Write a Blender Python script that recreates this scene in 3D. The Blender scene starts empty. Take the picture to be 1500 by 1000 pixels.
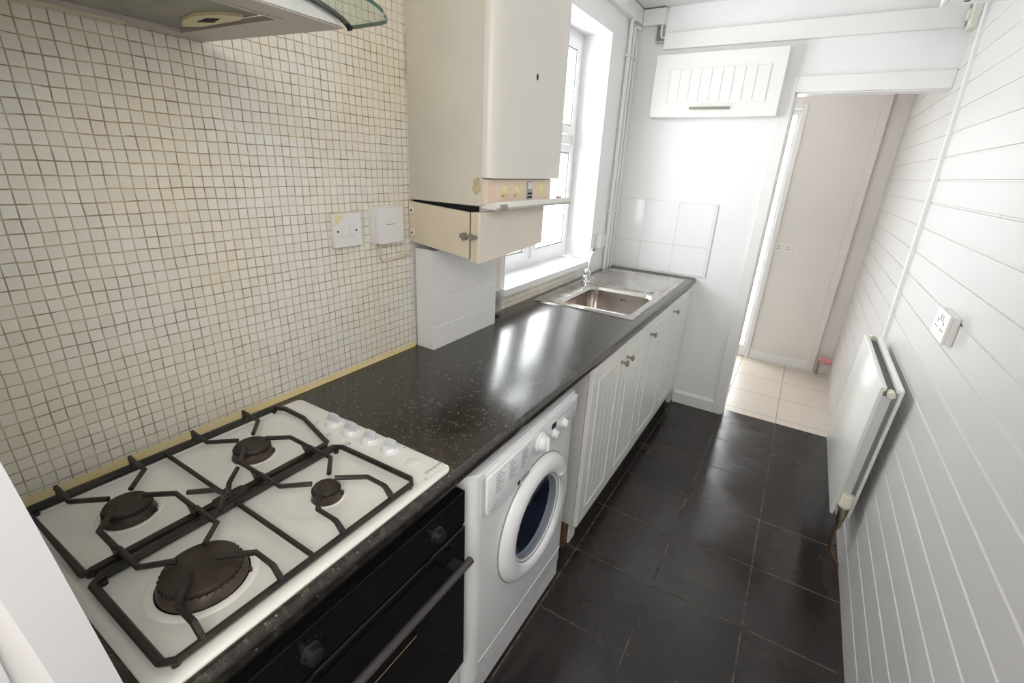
import bpy, bmesh, math, random
from mathutils import Vector, Matrix
random.seed(7)
SC = bpy.context.scene
COL = SC.collection
PI = math.pi

# ------------------------------------------------------------------ mesh helpers
def nb(): return bmesh.new()

def merge(*bms):
    out = nb()
    for b in bms:
        me = bpy.data.meshes.new('tmp'); b.to_mesh(me); b.free()
        out.from_mesh(me); bpy.data.meshes.remove(me)
    return out

def box(x0, x1, y0, y1, z0, z1, bev=0.0, seg=2):
    b = nb()
    bmesh.ops.create_cube(b, size=1)
    for v in b.verts:
        v.co = Vector((x0 + (v.co.x + .5) * (x1 - x0), y0 + (v.co.y + .5) * (y1 - y0), z0 + (v.co.z + .5) * (z1 - z0)))
    if bev > 0:
        bmesh.ops.bevel(b, geom=b.edges[:], offset=bev, segments=seg, profile=.5, affect='EDGES')
    return b

def frame_uvw(axis):
    return {'x': (Vector((0, 1, 0)), Vector((0, 0, 1)), Vector((1, 0, 0))),
            'y': (Vector((1, 0, 0)), Vector((0, 0, 1)), Vector((0, 1, 0))),
            'z': (Vector((1, 0, 0)), Vector((0, 1, 0)), Vector((0, 0, 1)))}[axis]

def prism(poly, axis, a0, a1, bev=0.0, seg=2):
    """polygon in the plane across `axis` (x: y,z / y: x,z / z: x,y) swept from a0 to a1"""
    u, v, w = frame_uvw(axis)
    b = nb()
    lo = [b.verts.new(u * p[0] + v * p[1] + w * a0) for p in poly]
    hi = [b.verts.new(u * p[0] + v * p[1] + w * a1) for p in poly]
    n = len(poly)
    b.faces.new(lo); b.faces.new(hi)
    for i in range(n):
        b.faces.new((lo[i], lo[(i + 1) % n], hi[(i + 1) % n], hi[i]))
    bmesh.ops.recalc_face_normals(b, faces=b.faces[:])
    if bev > 0:
        bmesh.ops.bevel(b, geom=b.edges[:], offset=bev, segments=seg, profile=.5, affect='EDGES')
    return b

def rrect(a0, a1, b0, b1, r, n=5):
    """rounded rectangle polygon"""
    pts = []
    for cx, cy, s in ((a1 - r, b1 - r, 0), (a0 + r, b1 - r, 1), (a0 + r, b0 + r, 2), (a1 - r, b0 + r, 3)):
        for i in range(n + 1):
            t = (s + i / n) * PI / 2
            pts.append((cx + r * math.cos(t), cy + r * math.sin(t)))
    return pts

def ringprism(outer, inner, axis, a0, a1):
    """prism with a hole; both outlines have the same number of points"""
    u, v, w = frame_uvw(axis)
    b = nb(); n = len(outer)
    def row(poly, a): return [b.verts.new(u * p[0] + v * p[1] + w * a) for p in poly]
    ol, oh, il, ih = row(outer, a0), row(outer, a1), row(inner, a0), row(inner, a1)
    for i in range(n):
        j = (i + 1) % n
        b.faces.new((ol[i], ol[j], oh[j], oh[i])); b.faces.new((il[i], ih[i], ih[j], il[j]))
        b.faces.new((oh[i], oh[j], ih[j], ih[i])); b.faces.new((ol[i], il[i], il[j], ol[j]))
    bmesh.ops.recalc_face_normals(b, faces=b.faces[:])
    return b

def lathe(profile, c, axis='z', n=32, sx=1.0, sy=1.0, cap=True):
    """profile: (radius, height) along axis from point c"""
    u, v, w = frame_uvw(axis)
    c = Vector(c); b = nb(); rows = []
    for r, h in profile:
        if r < 1e-6: rows.append([b.verts.new(c + w * h)])
        else: rows.append([b.verts.new(c + u * (r * sx * math.cos(2 * PI * i / n)) + v * (r * sy * math.sin(2 * PI * i / n)) + w * h) for i in range(n)])
    for A, B in zip(rows, rows[1:]):
        for i in range(n):
            j = (i + 1) % n
            if len(A) == 1 and len(B) == 1: continue
            if len(A) == 1: b.faces.new((A[0], B[i], B[j]))
            elif len(B) == 1: b.faces.new((A[i], B[0], A[j]))
            else: b.faces.new((A[i], A[j], B[j], B[i]))
    if cap and len(rows[0]) > 1: b.faces.new(rows[0])
    if cap and len(rows[-1]) > 1: b.faces.new(rows[-1])
    bmesh.ops.recalc_face_normals(b, faces=b.faces[:])
    return b

def tube(pts, r, n=10, radii=None, closed=False):
    pts = [Vector(p) for p in pts]; b = nb(); rows = []
    N = len(pts); prev = None
    for i, p in enumerate(pts):
        if closed: t = (pts[(i + 1) % N] - pts[i - 1]).normalized()
        else:
            a = pts[max(i - 1, 0)]; c = pts[min(i + 1, N - 1)]; t = (c - a).normalized()
        if prev is None:
            s = Vector((0, 0, 1)) if abs(t.z) < .9 else Vector((1, 0, 0))
            nrm = (s - t * s.dot(t)).normalized()
        else: nrm = (prev - t * prev.dot(t)).normalized()
        prev = nrm; bi = t.cross(nrm); rr = radii[i] if radii else r
        rows.append([b.verts.new(p + nrm * (rr * math.cos(2 * PI * k / n + PI / n)) + bi * (rr * math.sin(2 * PI * k / n + PI / n))) for k in range(n)])
    rng = range(N) if closed else range(N - 1)
    for i in rng:
        A, B = rows[i], rows[(i + 1) % N]
        for k in range(n): b.faces.new((A[k], A[(k + 1) % n], B[(k + 1) % n], B[k]))
    if not closed: b.faces.new(rows[0]); b.faces.new(rows[-1])
    bmesh.ops.recalc_face_normals(b, faces=b.faces[:])
    return b

def smoothpath(pts, k=6):
    """rounds a polyline (Catmull-Rom)"""
    P = [Vector(p) for p in pts]; P = [P[0]] + P + [P[-1]]; out = []
    for i in range(1, len(P) - 2):
        for s in range(k):
            t = s / k
            a, b_, c, d = P[i - 1], P[i], P[i + 1], P[i + 2]
            out.append(.5 * ((2 * b_) + (c - a) * t + (2 * a - 5 * b_ + 4 * c - d) * t * t + (3 * b_ - a - 3 * c + d) * t ** 3))
    out.append(P[-2]); return out

def textbm(s, size, origin, right, up, extrude=.0004, shear=0.0, align='LEFT', spacing=1.0):
    cu = bpy.data.curves.new('t', 'FONT'); cu.body = s; cu.size = size; cu.extrude = extrude; cu.shear = shear
    cu.align_x = align; cu.space_character = spacing
    o = bpy.data.objects.new('t', cu); COL.objects.link(o)
    dg = bpy.context.evaluated_depsgraph_get(); dg.update()
    me = bpy.data.meshes.new_from_object(o.evaluated_get(dg))
    b = nb(); b.from_mesh(me)
    bpy.data.objects.remove(o); bpy.data.curves.remove(cu); bpy.data.meshes.remove(me)
    R_, U = Vector(right).normalized(), Vector(up).normalized(); W = R_.cross(U); O = Vector(origin)
    for v in b.verts: v.co = O + R_ * v.co.x + U * v.co.y + W * v.co.z
    return b

def bool_cut(a, b):
    obs = []
    for q in (a, b):
        me = bpy.data.meshes.new('tmp'); q.to_mesh(me); q.free(); o = bpy.data.objects.new('tmp', me); COL.objects.link(o); obs.append(o)
    md = obs[0].modifiers.new('b', 'BOOLEAN'); md.operation = 'DIFFERENCE'; md.object = obs[1]; md.solver = 'EXACT'
    dg = bpy.context.evaluated_depsgraph_get(); dg.update()
    me = bpy.data.meshes.new_from_object(obs[0].evaluated_get(dg)); out = nb(); out.from_mesh(me)
    for o in obs:
        m_ = o.data; bpy.data.objects.remove(o); bpy.data.meshes.remove(m_)
    bpy.data.meshes.remove(me); return out

# ------------------------------------------------------------------ object helpers
def link(name, bm, mat, loc=(0, 0, 0), smooth=None):
    me = bpy.data.meshes.new(name)
    bmesh.ops.translate(bm, verts=bm.verts[:], vec=-Vector(loc))
    bm.to_mesh(me); bm.free()
    mats = mat if isinstance(mat, (list, tuple)) else [mat]
    for m in mats: me.materials.append(m)
    o = bpy.data.objects.new(name, me); COL.objects.link(o)
    if smooth:
        for p in me.polygons: p.use_smooth = True
        me.set_sharp_from_angle(angle=math.radians(smooth))
    return o

def thing(name, label, cat, loc, group=None):
    o = bpy.data.objects.new(name, None); COL.objects.link(o); o.location = loc
    o.empty_display_size = .05
    o['label'] = label; o['category'] = cat
    if group: o['group'] = group
    return o

def root_loc(o):
    while o.parent: o = o.parent
    return o.location

def part(name, bm, mat, parent, smooth=None, label=None):
    o = link(name, bm, mat, root_loc(parent), smooth)
    o.parent = parent
    if label: o['label'] = label
    return o

def solo(name, bm, mat, label, cat, loc, group=None, smooth=None):
    o = link(name, bm, mat, loc, smooth); o.location = loc
    o['label'] = label; o['category'] = cat
    if group: o['group'] = group
    return o

def struct(name, bm, mat, parent=None, smooth=None, label=None):
    if parent: return part(name, bm, mat, parent, smooth)
    o = link(name, bm, mat, (0, 0, 0), smooth); o['kind'] = 'structure'
    if label: o['label'] = label
    return o

def copy_tree(o, parent=None):
    c = o.copy(); COL.objects.link(c)
    if parent: c.parent = parent
    for ch in list(o.children): copy_tree(ch, c)
    return c

# ------------------------------------------------------------------ materials
def mat(name, col, rough=.5, metal=0.0, spec=.5, coat=0.0, bump=0.0, bscale=40, vary=0.0, vscale=6, col2=None, rvary=0.0, aniso=None):
    m = bpy.data.materials.new(name); m.use_nodes = True
    nt = m.node_tree; bs = nt.nodes['Principled BSDF']
    bs.inputs['Base Color'].default_value = (*col, 1); bs.inputs['Roughness'].default_value = rough
    bs.inputs['Metallic'].default_value = metal; bs.inputs['Specular IOR Level'].default_value = spec
    bs.inputs['Coat Weight'].default_value = coat; bs.inputs['Coat Roughness'].default_value = .08
    geo = nt.nodes.new('ShaderNodeNewGeometry')
    if vary or col2:
        n = nt.nodes.new('ShaderNodeTexNoise'); n.inputs['Scale'].default_value = vscale; n.inputs['Detail'].default_value = 4
        nt.links.new(geo.outputs['Position'], n.inputs['Vector'])
        r = nt.nodes.new('ShaderNodeValToRGB'); r.color_ramp.elements[0].position = .35; r.color_ramp.elements[1].position = .7
        c2 = col2 or tuple(c * (1 - vary) for c in col)
        r.color_ramp.elements[0].color = (*col, 1); r.color_ramp.elements[1].color = (*c2, 1)
        nt.links.new(n.outputs['Fac'], r.inputs['Fac']); nt.links.new(r.outputs['Color'], bs.inputs['Base Color'])
    if rvary:
        n2 = nt.nodes.new('ShaderNodeTexNoise'); n2.inputs['Scale'].default_value = vscale * 1.3
        nt.links.new(geo.outputs['Position'], n2.inputs['Vector'])
        mr = nt.nodes.new('ShaderNodeMapRange'); mr.inputs['From Min'].default_value = .3; mr.inputs['From Max'].default_value = .7
        mr.inputs['To Min'].default_value = max(.02, rough - rvary); mr.inputs['To Max'].default_value = rough + rvary
        nt.links.new(n2.outputs['Fac'], mr.inputs['Value']); nt.links.new(mr.outputs['Result'], bs.inputs['Roughness'])
    if bump:
        n3 = nt.nodes.new('ShaderNodeTexNoise'); n3.inputs['Scale'].default_value = bscale; n3.inputs['Detail'].default_value = 3
        nt.links.new(geo.outputs['Position'], n3.inputs['Vector'])
        bp = nt.nodes.new('ShaderNodeBump'); bp.inputs['Strength'].default_value = bump; bp.inputs['Distance'].default_value = .002
        nt.links.new(n3.outputs['Fac'], bp.inputs['Height']); nt.links.new(bp.outputs['Normal'], bs.inputs['Normal'])
    return m

def grid_mat(name, uv, off, pitch, mortar, c_tiles, c_grout, rough_t, rough_g=.7, jitter=0.0, bumpd=.001, smooth=.1, extra=None):
    """square tiles by a Brick Texture on world position. uv: two axis letters"""
    m = bpy.data.materials.new(name); m.use_nodes = True
    nt = m.node_tree; N = nt.nodes; L = nt.links; bs = N['Principled BSDF']
    geo = N.new('ShaderNodeNewGeometry'); sp = N.new('ShaderNodeSeparateXYZ'); L.new(geo.outputs['Position'], sp.inputs[0])
    cb = N.new('ShaderNodeCombineXYZ')
    for k, a in enumerate(uv):
        ad = N.new('ShaderNodeMath'); ad.operation = 'ADD'; ad.inputs[1].default_value = off[k]
        L.new(sp.outputs['XYZ'.index(a.upper())], ad.inputs[0]); src = ad.outputs[0]
        if jitter:
            nz = N.new('ShaderNodeTexNoise'); nz.inputs['Scale'].default_value = 9 + 5 * k; nz.inputs['Detail'].default_value = 3
            L.new(geo.outputs['Position'], nz.inputs['Vector'])
            ma = N.new('ShaderNodeMath'); ma.operation = 'MULTIPLY_ADD'; ma.inputs[1].default_value = jitter
            L.new(nz.outputs['Fac'], ma.inputs[0]); L.new(src, ma.inputs[2]); src = ma.outputs[0]
        L.new(src, cb.inputs[k])
    br = N.new('ShaderNodeTexBrick'); br.offset = 0; br.squash = 1
    br.inputs['Scale'].default_value = 1; br.inputs['Mortar Size'].default_value = mortar; br.inputs['Mortar Smooth'].default_value = smooth
    br.inputs['Bias'].default_value = 0
    br.inputs['Brick Width'].default_value = pitch[0]; br.inputs['Row Height'].default_value = pitch[1]
    br.inputs['Color1'].default_value = (*c_tiles[0], 1); br.inputs['Color2'].default_value = (*c_tiles[1], 1)
    br.inputs['Mortar'].default_value = (*c_grout[0], 1)
    L.new(cb.outputs[0], br.inputs['Vector'])
    nz = N.new('ShaderNodeTexNoise'); nz.inputs['Scale'].default_value = 22; nz.inputs['Detail'].default_value = 4
    L.new(geo.outputs['Position'], nz.inputs['Vector'])
    rp = N.new('ShaderNodeValToRGB'); rp.color_ramp.elements[0].position = .4; rp.color_ramp.elements[1].position = .66
    rp.color_ramp.elements[0].color = (*c_grout[0], 1); rp.color_ramp.elements[1].color = (*c_grout[1], 1)
    L.new(nz.outputs['Fac'], rp.inputs['Fac']); L.new(rp.outputs['Color'], br.inputs['Mortar'])
    L.new(br.outputs['Color'], bs.inputs['Base Color'])
    mr = N.new('ShaderNodeMapRange'); mr.inputs['To Min'].default_value = rough_t; mr.inputs['To Max'].default_value = rough_g
    L.new(br.outputs['Fac'], mr.inputs['Value']); L.new(mr.outputs['Result'], bs.inputs['Roughness'])
    bp = N.new('ShaderNodeBump'); bp.invert = True; bp.inputs['Strength'].default_value = .6; bp.inputs['Distance'].default_value = bumpd
    L.new(br.outputs['Fac'], bp.inputs['Height']); L.new(bp.outputs['Normal'], bs.inputs['Normal'])
    if extra: extra(nt, bs, br, geo, mr, bp)
    return m

M = {}
M['paint'] = mat('white_wall_paint', (.86, .86, .855), .42, bump=.15, bscale=60, vary=.03, vscale=3)
M['gloss'] = mat('white_gloss_paint', (.84, .835, .82), .28, bump=.08, bscale=25, vary=.03, vscale=4)
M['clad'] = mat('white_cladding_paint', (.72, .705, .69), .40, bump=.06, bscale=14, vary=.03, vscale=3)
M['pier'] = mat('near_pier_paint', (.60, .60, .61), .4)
M['grip'] = mat('pale_grey_knob_grip', (.62, .64, .66), .35)
M['upvc'] = mat('white_window_plastic', (.9, .9, .9), .25)
M['ceil'] = mat('ceiling_paint', (.80, .80, .79), .7, bump=.1, bscale=80)
M['hall'] = mat('hall_wall_paint', (.80, .765, .73), .6, vary=.05, vscale=2)
M['enamel'] = mat('white_enamel', (.86, .845, .79), .16, coat=.3, vary=.06, vscale=9, rvary=.05)
M['machine'] = mat('white_appliance', (.84, .85, .86), .28, coat=.2)
M['machine2'] = mat('white_appliance_plastic', (.86, .87, .885), .3)
M['door'] = mat('cabinet_door_foil', (.81, .81, .78), .3, vary=.02)
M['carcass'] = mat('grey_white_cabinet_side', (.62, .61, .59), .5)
M['boiler_side'] = mat('aged_cream_casing', (.69, .655, .56), .5, vary=.08, vscale=5, bump=.15, bscale=160)
M['boiler_front'] = mat('boiler_cover', (.78, .745, .69), .35, vary=.02)
M['cream'] = mat('yellowed_cream_panel', (.74, .65, .50), .5, vary=.08, vscale=8)
M['cream_pale'] = mat('pale_cream_panel', (.80, .74, .64), .5, vary=.05, vscale=8)
M['ctl'] = mat('yellowed_control_panel', (.82, .70, .58), .4, col2=(.80, .62, .50), vscale=18)
M['stain'] = mat('yellow_stain', (.60, .53, .30), .6, col2=(.45, .40, .25), vscale=60)
M['rust'] = mat('rust_mark', (.50, .30, .13), .7, col2=(.70, .55, .35), vscale=90)
M['cast'] = mat('black_cast_iron', (.012, .011, .010), .42, bump=.3, bscale=300, col2=(.035, .026, .02), vscale=25)
M['burner'] = mat('burnt_burner', (.022, .016, .012), .5, bump=.4, bscale=160, col2=(.045, .030, .022), vscale=40)
M['burnring'] = mat('heat_browned_ring', (.085, .058, .047), .45, bump=.3, bscale=160, col2=(.03, .02, .017), vscale=45)
M['halo'] = mat('polished_enamel_ring', (.86, .85, .80), .12, coat=.4)
M['blackglass'] = mat('black_oven_glass', (.006, .006, .006), .08, rvary=.03)
M['blackpl'] = mat('black_plastic', (.012, .012, .013), .35)
M['handle'] = mat('dark_grey_handle', (.055, .05, .052), .3)
M['gold'] = mat('pale_gold_line', (.45, .38, .2), .4)
M['ink'] = mat('grey_print', (.22, .23, .25), .6)
M['inkdark'] = mat('dark_print', (.05, .05, .055), .6)
M['darkhole'] = mat('dark_gap', (.006, .006, .006), .8)
M['steel'] = mat('brushed_steel', (.62, .60, .57), .22, metal=1, rvary=.1, vscale=8, col2=(.50, .47, .44))
M['steelbowl'] = mat('worn_steel_bowl', (.50, .46, .42), .2, metal=1, rvary=.1, vscale=7, col2=(.36, .31, .27))
M['chrome'] = mat('chrome', (.75, .75, .76), .07, metal=1)
M['knobmetal'] = mat('pewter_knob', (.34, .31, .27), .3, metal=1)
M['hoodsteel'] = mat('hood_steel', (.56, .50, .46), .4, metal=.3, bump=.06)
M['hoodwhite'] = mat('hood_front_steel', (.86, .83, .82), .3, metal=.2)
M['filter'] = mat('greasy_filter_mesh', (.30, .29, .26), .5, metal=.3, col2=(.40, .385, .33), vscale=14, bump=.9, bscale=420)
M['pipe'] = mat('painted_pipe', (.80, .79, .76), .4)
M['pale'] = mat('aged_white_plastic', (.80, .78, .72), .35)
M['socket'] = mat('white_socket_plastic', (.82, .79, .77), .3)
M['switch'] = mat('white_switch_plastic', (.82, .81, .80), .3)
M['yellowed'] = mat('yellowed_plastic', (.80, .72, .42), .4)
M['rad'] = mat('radiator_enamel', (.84, .85, .81), .28)
M['radend'] = mat('radiator_end_cover', (.66, .70, .68), .35)
M['radgap'] = mat('radiator_fins', (.34, .35, .35), .5)
M['radcap'] = mat('yellowed_valve_cap', (.80, .77, .62), .4)
M['brass'] = mat('tarnished_brass', (.36, .30, .20), .35, metal=1, col2=(.5, .47, .4), vscale=60)
M['copper'] = mat('dull_copper', (.20, .11, .075), .45, metal=.7)
M['wood'] = mat('brown_wood_edge', (.20, .10, .045), .6, vary=.3, vscale=20)
M['greyplastic'] = mat('grey_plastic', (.42, .43, .42), .35, vary=.2, vscale=30)
M['pink'] = mat('pink_plastic', (.85, .35, .38), .45)
M['sealant'] = mat('yellowed_sealant', (.72, .58, .25), .5, col2=(.75, .64, .40), vscale=14)
M['latch'] = mat('tarnished_latch', (.36, .34, .30), .4, metal=.8, bump=.8, bscale=150)
M['drumdark'] = mat('dark_drum', (.010, .013, .024), .25, metal=.2, col2=(.035, .05, .10), vscale=9)
M['seal'] = mat('grey_rubber_seal', (.30, .30, .29), .5)
M['greentape'] = mat('pale_green_plastic', (.74, .76, .66), .5)
M['tiledge'] = mat('grout_edge', (.62, .62, .60), .6)
M['bluecap'] = mat('blue_outdoor', (.35, .6, .75), .6)

def glass_mat(name, tint, refl=.12, rough=.02, fres=.5):
    m = bpy.data.materials.new(name); m.use_nodes = True
    nt = m.node_tree; N = nt.nodes; L = nt.links
    for n in list(N):
        if n.type != 'OUTPUT_MATERIAL': N.remove(n)
    out = [n for n in N if n.type == 'OUTPUT_MATERIAL'][0]
    tr = N.new('ShaderNodeBsdfTransparent'); tr.inputs[0].default_value = (*tint, 1)
    gl = N.new('ShaderNodeBsdfGlossy'); gl.inputs['Roughness'].default_value = rough
    lw0 = N.new('ShaderNodeLayerWeight'); lw0.inputs['Blend'].default_value = .5
    pw = N.new('ShaderNodeMath'); pw.operation = 'POWER'; pw.inputs[1].default_value = 5; L.new(lw0.outputs['Facing'], pw.inputs[0])
    lw = N.new('ShaderNodeMath'); lw.operation = 'MULTIPLY_ADD'; lw.inputs[1].default_value = fres; lw.inputs[2].default_value = refl * .3; L.new(pw.outputs[0], lw.inputs[0])
    mx = N.new('ShaderNodeMixShader')
    L.new(lw.outputs[0], mx.inputs[0]); L.new(tr.outputs[0], mx.inputs[1]); L.new(gl.outputs[0], mx.inputs[2])
    L.new(mx.outputs[0], out.inputs[0])
    return m
M['pane'] = glass_mat('clear_window_glass', (.97, .98, .98))
M['greenglass'] = glass_mat('green_tinted_glass', (.88, .93, .90), .25, .08)
M['glassedge'] = mat('dark_green_glass_edge', (.05, .10, .075), .15)
M['portglass'] = glass_mat('smoky_door_glass', (.52, .56, .64), .06, .03, .35)

# worktop: near-black laminate with brown-grey flecks
def worktop_mat():
    m = bpy.data.materials.new('black_speckled_laminate'); m.use_nodes = True
    nt = m.node_tree; N = nt.nodes; L = nt.links; bs = N['Principled BSDF']
    geo = N.new('ShaderNodeNewGeometry')
    n1 = N.new('ShaderNodeTexNoise'); n1.inputs['Scale'].default_value = 55; n1.inputs['Detail'].default_value = 6; n1.inputs['Roughness'].default_value = .7
    L.new(geo.outputs['Position'], n1.inputs['Vector'])
    r1 = N.new('ShaderNodeValToRGB'); e = r1.color_ramp.elements
    e[0].position = .40; e[0].color = (.007, .0065, .006, 1); e[1].position = .60; e[1].color = (.042, .034, .027, 1)
    x = e.new(.74); x.color = (.15, .125, .095, 1)
    L.new(n1.outputs['Fac'], r1.inputs['Fac'])
    v = N.new('ShaderNodeTexVoronoi'); v.inputs['Scale'].default_value = 85; v.inputs['Randomness'].default_value = 1
    L.new(geo.outputs['Position'], v.inputs['Vector'])
    lt = N.new('ShaderNodeMath'); lt.operation = 'LESS_THAN'; lt.inputs[1].default_value = .16; L.new(v.outputs['Distance'], lt.inputs[0])
    sp = N.new('ShaderNodeSeparateColor'); L.new(v.outputs['Color'], sp.inputs[0])
    gt = N.new('ShaderNodeMath'); gt.operation = 'GREATER_THAN'; gt.inputs[1].default_value = .5; L.new(sp.outputs[0], gt.inputs[0])
    mu = N.new('ShaderNodeMath'); mu.operation = 'MULTIPLY'; L.new(lt.outputs[0], mu.inputs[0]); L.new(gt.outputs[0], mu.inputs[1])
    mx = N.new('ShaderNodeMixRGB'); mx.inputs[2].default_value = (.17, .15, .125, 1)
    L.new(mu.outputs[0], mx.inputs[0]); L.new(r1.outputs['Color'], mx.inputs[1]); L.new(mx.outputs[0], bs.inputs['Base Color'])
    bs.inputs['Roughness'].default_value = .2; bs.inputs['Specular IOR Level'].default_value = .85
    n2 = N.new('ShaderNodeTexNoise'); n2.inputs['Scale'].default_value = 7
    L.new(geo.outputs['Position'], n2.inputs['Vector'])
    mr = N.new('ShaderNodeMapRange'); mr.inputs['To Min'].default_value = .13; mr.inputs['To Max'].default_value = .24
    L.new(n2.outputs['Fac'], mr.inputs['Value']); L.new(mr.outputs['Result'], bs.inputs['Roughness'])
    n3 = N.new('ShaderNodeTexNoise'); n3.inputs['Scale'].default_value = 130; L.new(geo.outputs['Position'], n3.inputs['Vector'])
    bp = N.new('ShaderNodeBump'); bp.inputs['Strength'].default_value = .12; bp.inputs['Distance'].default_value = .001
    L.new(n3.outputs['Fac'], bp.inputs['Height']); L.new(bp.outputs['Normal'], bs.inputs['Normal'])
    return m
M['worktop'] = worktop_mat()

# mosaic: 24 mm glass squares with stained sandy grout
def mosaic_extra(nt, bs, br, geo, mr, bp):
    N = nt.nodes; L = nt.links
    nz = N.new('ShaderNodeTexNoise'); nz.inputs['Scale'].default_value = 3.2; nz.inputs['Detail'].default_value = 3
    L.new(geo.outputs['Position'], nz.inputs['Vector'])
    rp = N.new('ShaderNodeValToRGB'); rp.color_ramp.elements[0].position = .38; rp.color_ramp.elements[1].position = .7
    rp.color_ramp.elements[0].color = (1, 1, 1, 1); rp.color_ramp.elements[1].color = (1, .93, .80, 1)
    L.new(nz.outputs['Fac'], rp.inputs['Fac'])
    mx = N.new('ShaderNodeMixRGB'); mx.blend_type = 'MULTIPLY'; mx.inputs[0].default_value = .8
    L.new(br.outputs['Color'], mx.inputs[1]); L.new(rp.outputs['Color'], mx.inputs[2])
    L.new(mx.outputs[0], bs.inputs['Base Color'])
PT = .02435
M['mosaic'] = grid_mat('cream_glass_mosaic', 'yz', (.006, .004), (.0217, .0236), .0013,
                       ((.86, .845, .79), (.80, .785, .72)), ((.64, .53, .36), (.34, .245, .15)), .16, .8, jitter=.007, bumpd=.0012, smooth=.3, extra=mosaic_extra)
M['backtile'] = grid_mat('white_square_tiles', 'xz', (.9075, -.839), (.2215, .273), .002,
                         ((.86, .865, .87), (.85, .855, .86)), ((.70, .70, .69), (.62, .60, .56)), .08, .6)

def floor_extra(nt, bs, br, geo, mr, bp):
    N = nt.nodes; L = nt.links
    nz = N.new('ShaderNodeTexNoise'); nz.inputs['Scale'].default_value = 2.2; nz.inputs['Detail'].default_value = 4
    L.new(geo.outputs['Position'], nz.inputs['Vector'])
    rp = N.new('ShaderNodeValToRGB'); rp.color_ramp.elements[0].position = .36; rp.color_ramp.elements[1].position = .68
    rp.color_ramp.elements[0].color = (1, 1, 1, 1); rp.color_ramp.elements[1].color = (1.9, 1.65, 1.6, 1)
    L.new(nz.outputs['Fac'], rp.inputs['Fac'])
    mx = N.new('ShaderNodeMixRGB'); mx.blend_type = 'MULTIPLY'; mx.inputs[0].default_value = 1
    L.new(br.outputs['Color'], mx.inputs[1]); L.new(rp.outputs['Color'], mx.inputs[2]); L.new(mx.outputs[0], bs.inputs['Base Color'])
    n2 = N.new('ShaderNodeTexNoise'); n2.inputs['Scale'].default_value = 3.5; n2.inputs['Detail'].default_value = 3
    L.new(geo.outputs['Position'], n2.inputs['Vector'])
    m2 = N.new('ShaderNodeMapRange'); m2.inputs['From Min'].default_value = .35; m2.inputs['From Max'].default_value = .68
    m2.inputs['To Min'].default_value = .15; m2.inputs['To Max'].default_value = .34
    L.new(n2.outputs['Fac'], m2.inputs['Value'])
    mxx = N.new('ShaderNodeMath'); mxx.operation = 'MAXIMUM'
    mf = N.new('ShaderNodeMath'); mf.operation = 'MULTIPLY'; mf.inputs[1].default_value = .7; L.new(br.outputs['Fac'], mf.inputs[0])
    L.new(m2.outputs['Result'], mxx.inputs[0]); L.new(mf.outputs[0], mxx.inputs[1]); L.new(mxx.outputs[0], bs.inputs['Roughness'])
    n4 = N.new('ShaderNodeTexNoise'); n4.inputs['Scale'].default_value = 25; L.new(geo.outputs['Position'], n4.inputs['Vector'])
    b2 = N.new('ShaderNodeBump'); b2.inputs['Strength'].default_value = .03; b2.inputs['Distance'].default_value = .002
    L.new(n4.outputs['Fac'], b2.inputs['Height']); L.new(bp.outputs['Normal'], b2.inputs['Normal']); L.new(b2.outputs['Normal'], bs.inputs['Normal'])
M['floor'] = grid_mat('black_stone_floor_tiles', 'xy', (-.9357 + 3 * .334, -2.8766 + 20 * .337), (.334, .337), .0028,
                      ((.0125, .0108, .0105), (.017, .0135, .013)), ((.022, .020, .018), (.11, .10, .09)), .2, .7, bumpd=.0015, extra=floor_extra)
M['hallfloor'] = grid_mat('beige_floor_tiles', 'xy', (-.925 + 3 * .342, -3.40 + 10 * .355), (.342, .355), .003,
                          ((.74, .66, .57), (.76, .69, .60)), ((.38, .29, .21), (.50, .42, .33)), .35, .7)

# ------------------------------------------------------------------ the setting
XR = 1.588          # right wall face
YB = 3.237          # partition face
YF = 4.56           # far wall
ZC = 2.47
WY0, WY1, WZ0, WZ1 = 1.80, 2.83, 1.015, 2.27      # window opening

struct('floor', box(-.3, 1.9, -1.6, 3.32, -.05, 0), M['floor'])
struct('floor_hall', box(.0, 1.9, 3.32, 4.9, -.05, .001), M['hallfloor'])
struct('ceiling', box(-.3, 1.9, -1.6, 4.9, ZC, ZC + .08), M['ceil'])
wl = struct('wall_left', merge(
    box(-.3, 0, -1.6, WY0, 0, ZC), box(-.3, 0, WY1, YB + .1, 0, ZC),
    box(-.3, 0, WY0, WY1, 0, WZ0 - .03), box(-.3, 0, WY0, WY1, WZ1, ZC)), M['paint'])
part('tile_panel', merge(box(0, .004, .02, 1.196, .913, 2.35), box(0, .004, 1.196, 2.62, .913, .985)), M['mosaic'], wl)
struct('wall_rear', box(-.3, 1.9, -1.7, -1.6, 0, ZC), M['paint'])

# right wall with horizontal boards: V grooves in the section
ZG = [.020, .118, .236, .348, .461, .566, .672, .772, .874, .979, 1.083, 1.18, 1.277, 1.381, 1.485, 1.578, 1.672, 1.77, 1.868, 1.967, 2.07, 2.17, 2.27, 2.37]
def clad_poly(x, zs, zb, zt, depth, back, w=.0045):
    p = [(back, zb), (x, zb)]
    s = 1 if back > x else -1
    for z in zs: p += [(x, z - w), (x + s * depth, z - w * .5), (x + s * depth, z + w * .5), (x, z + w)]
    p += [(x, zt), (back, zt)]
    return p
struct('wall_right', prism(clad_poly(XR, ZG[1:-1], 0, ZC, .004, 1.9), 'y', -1.6, 4.9), M['clad'])
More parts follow.
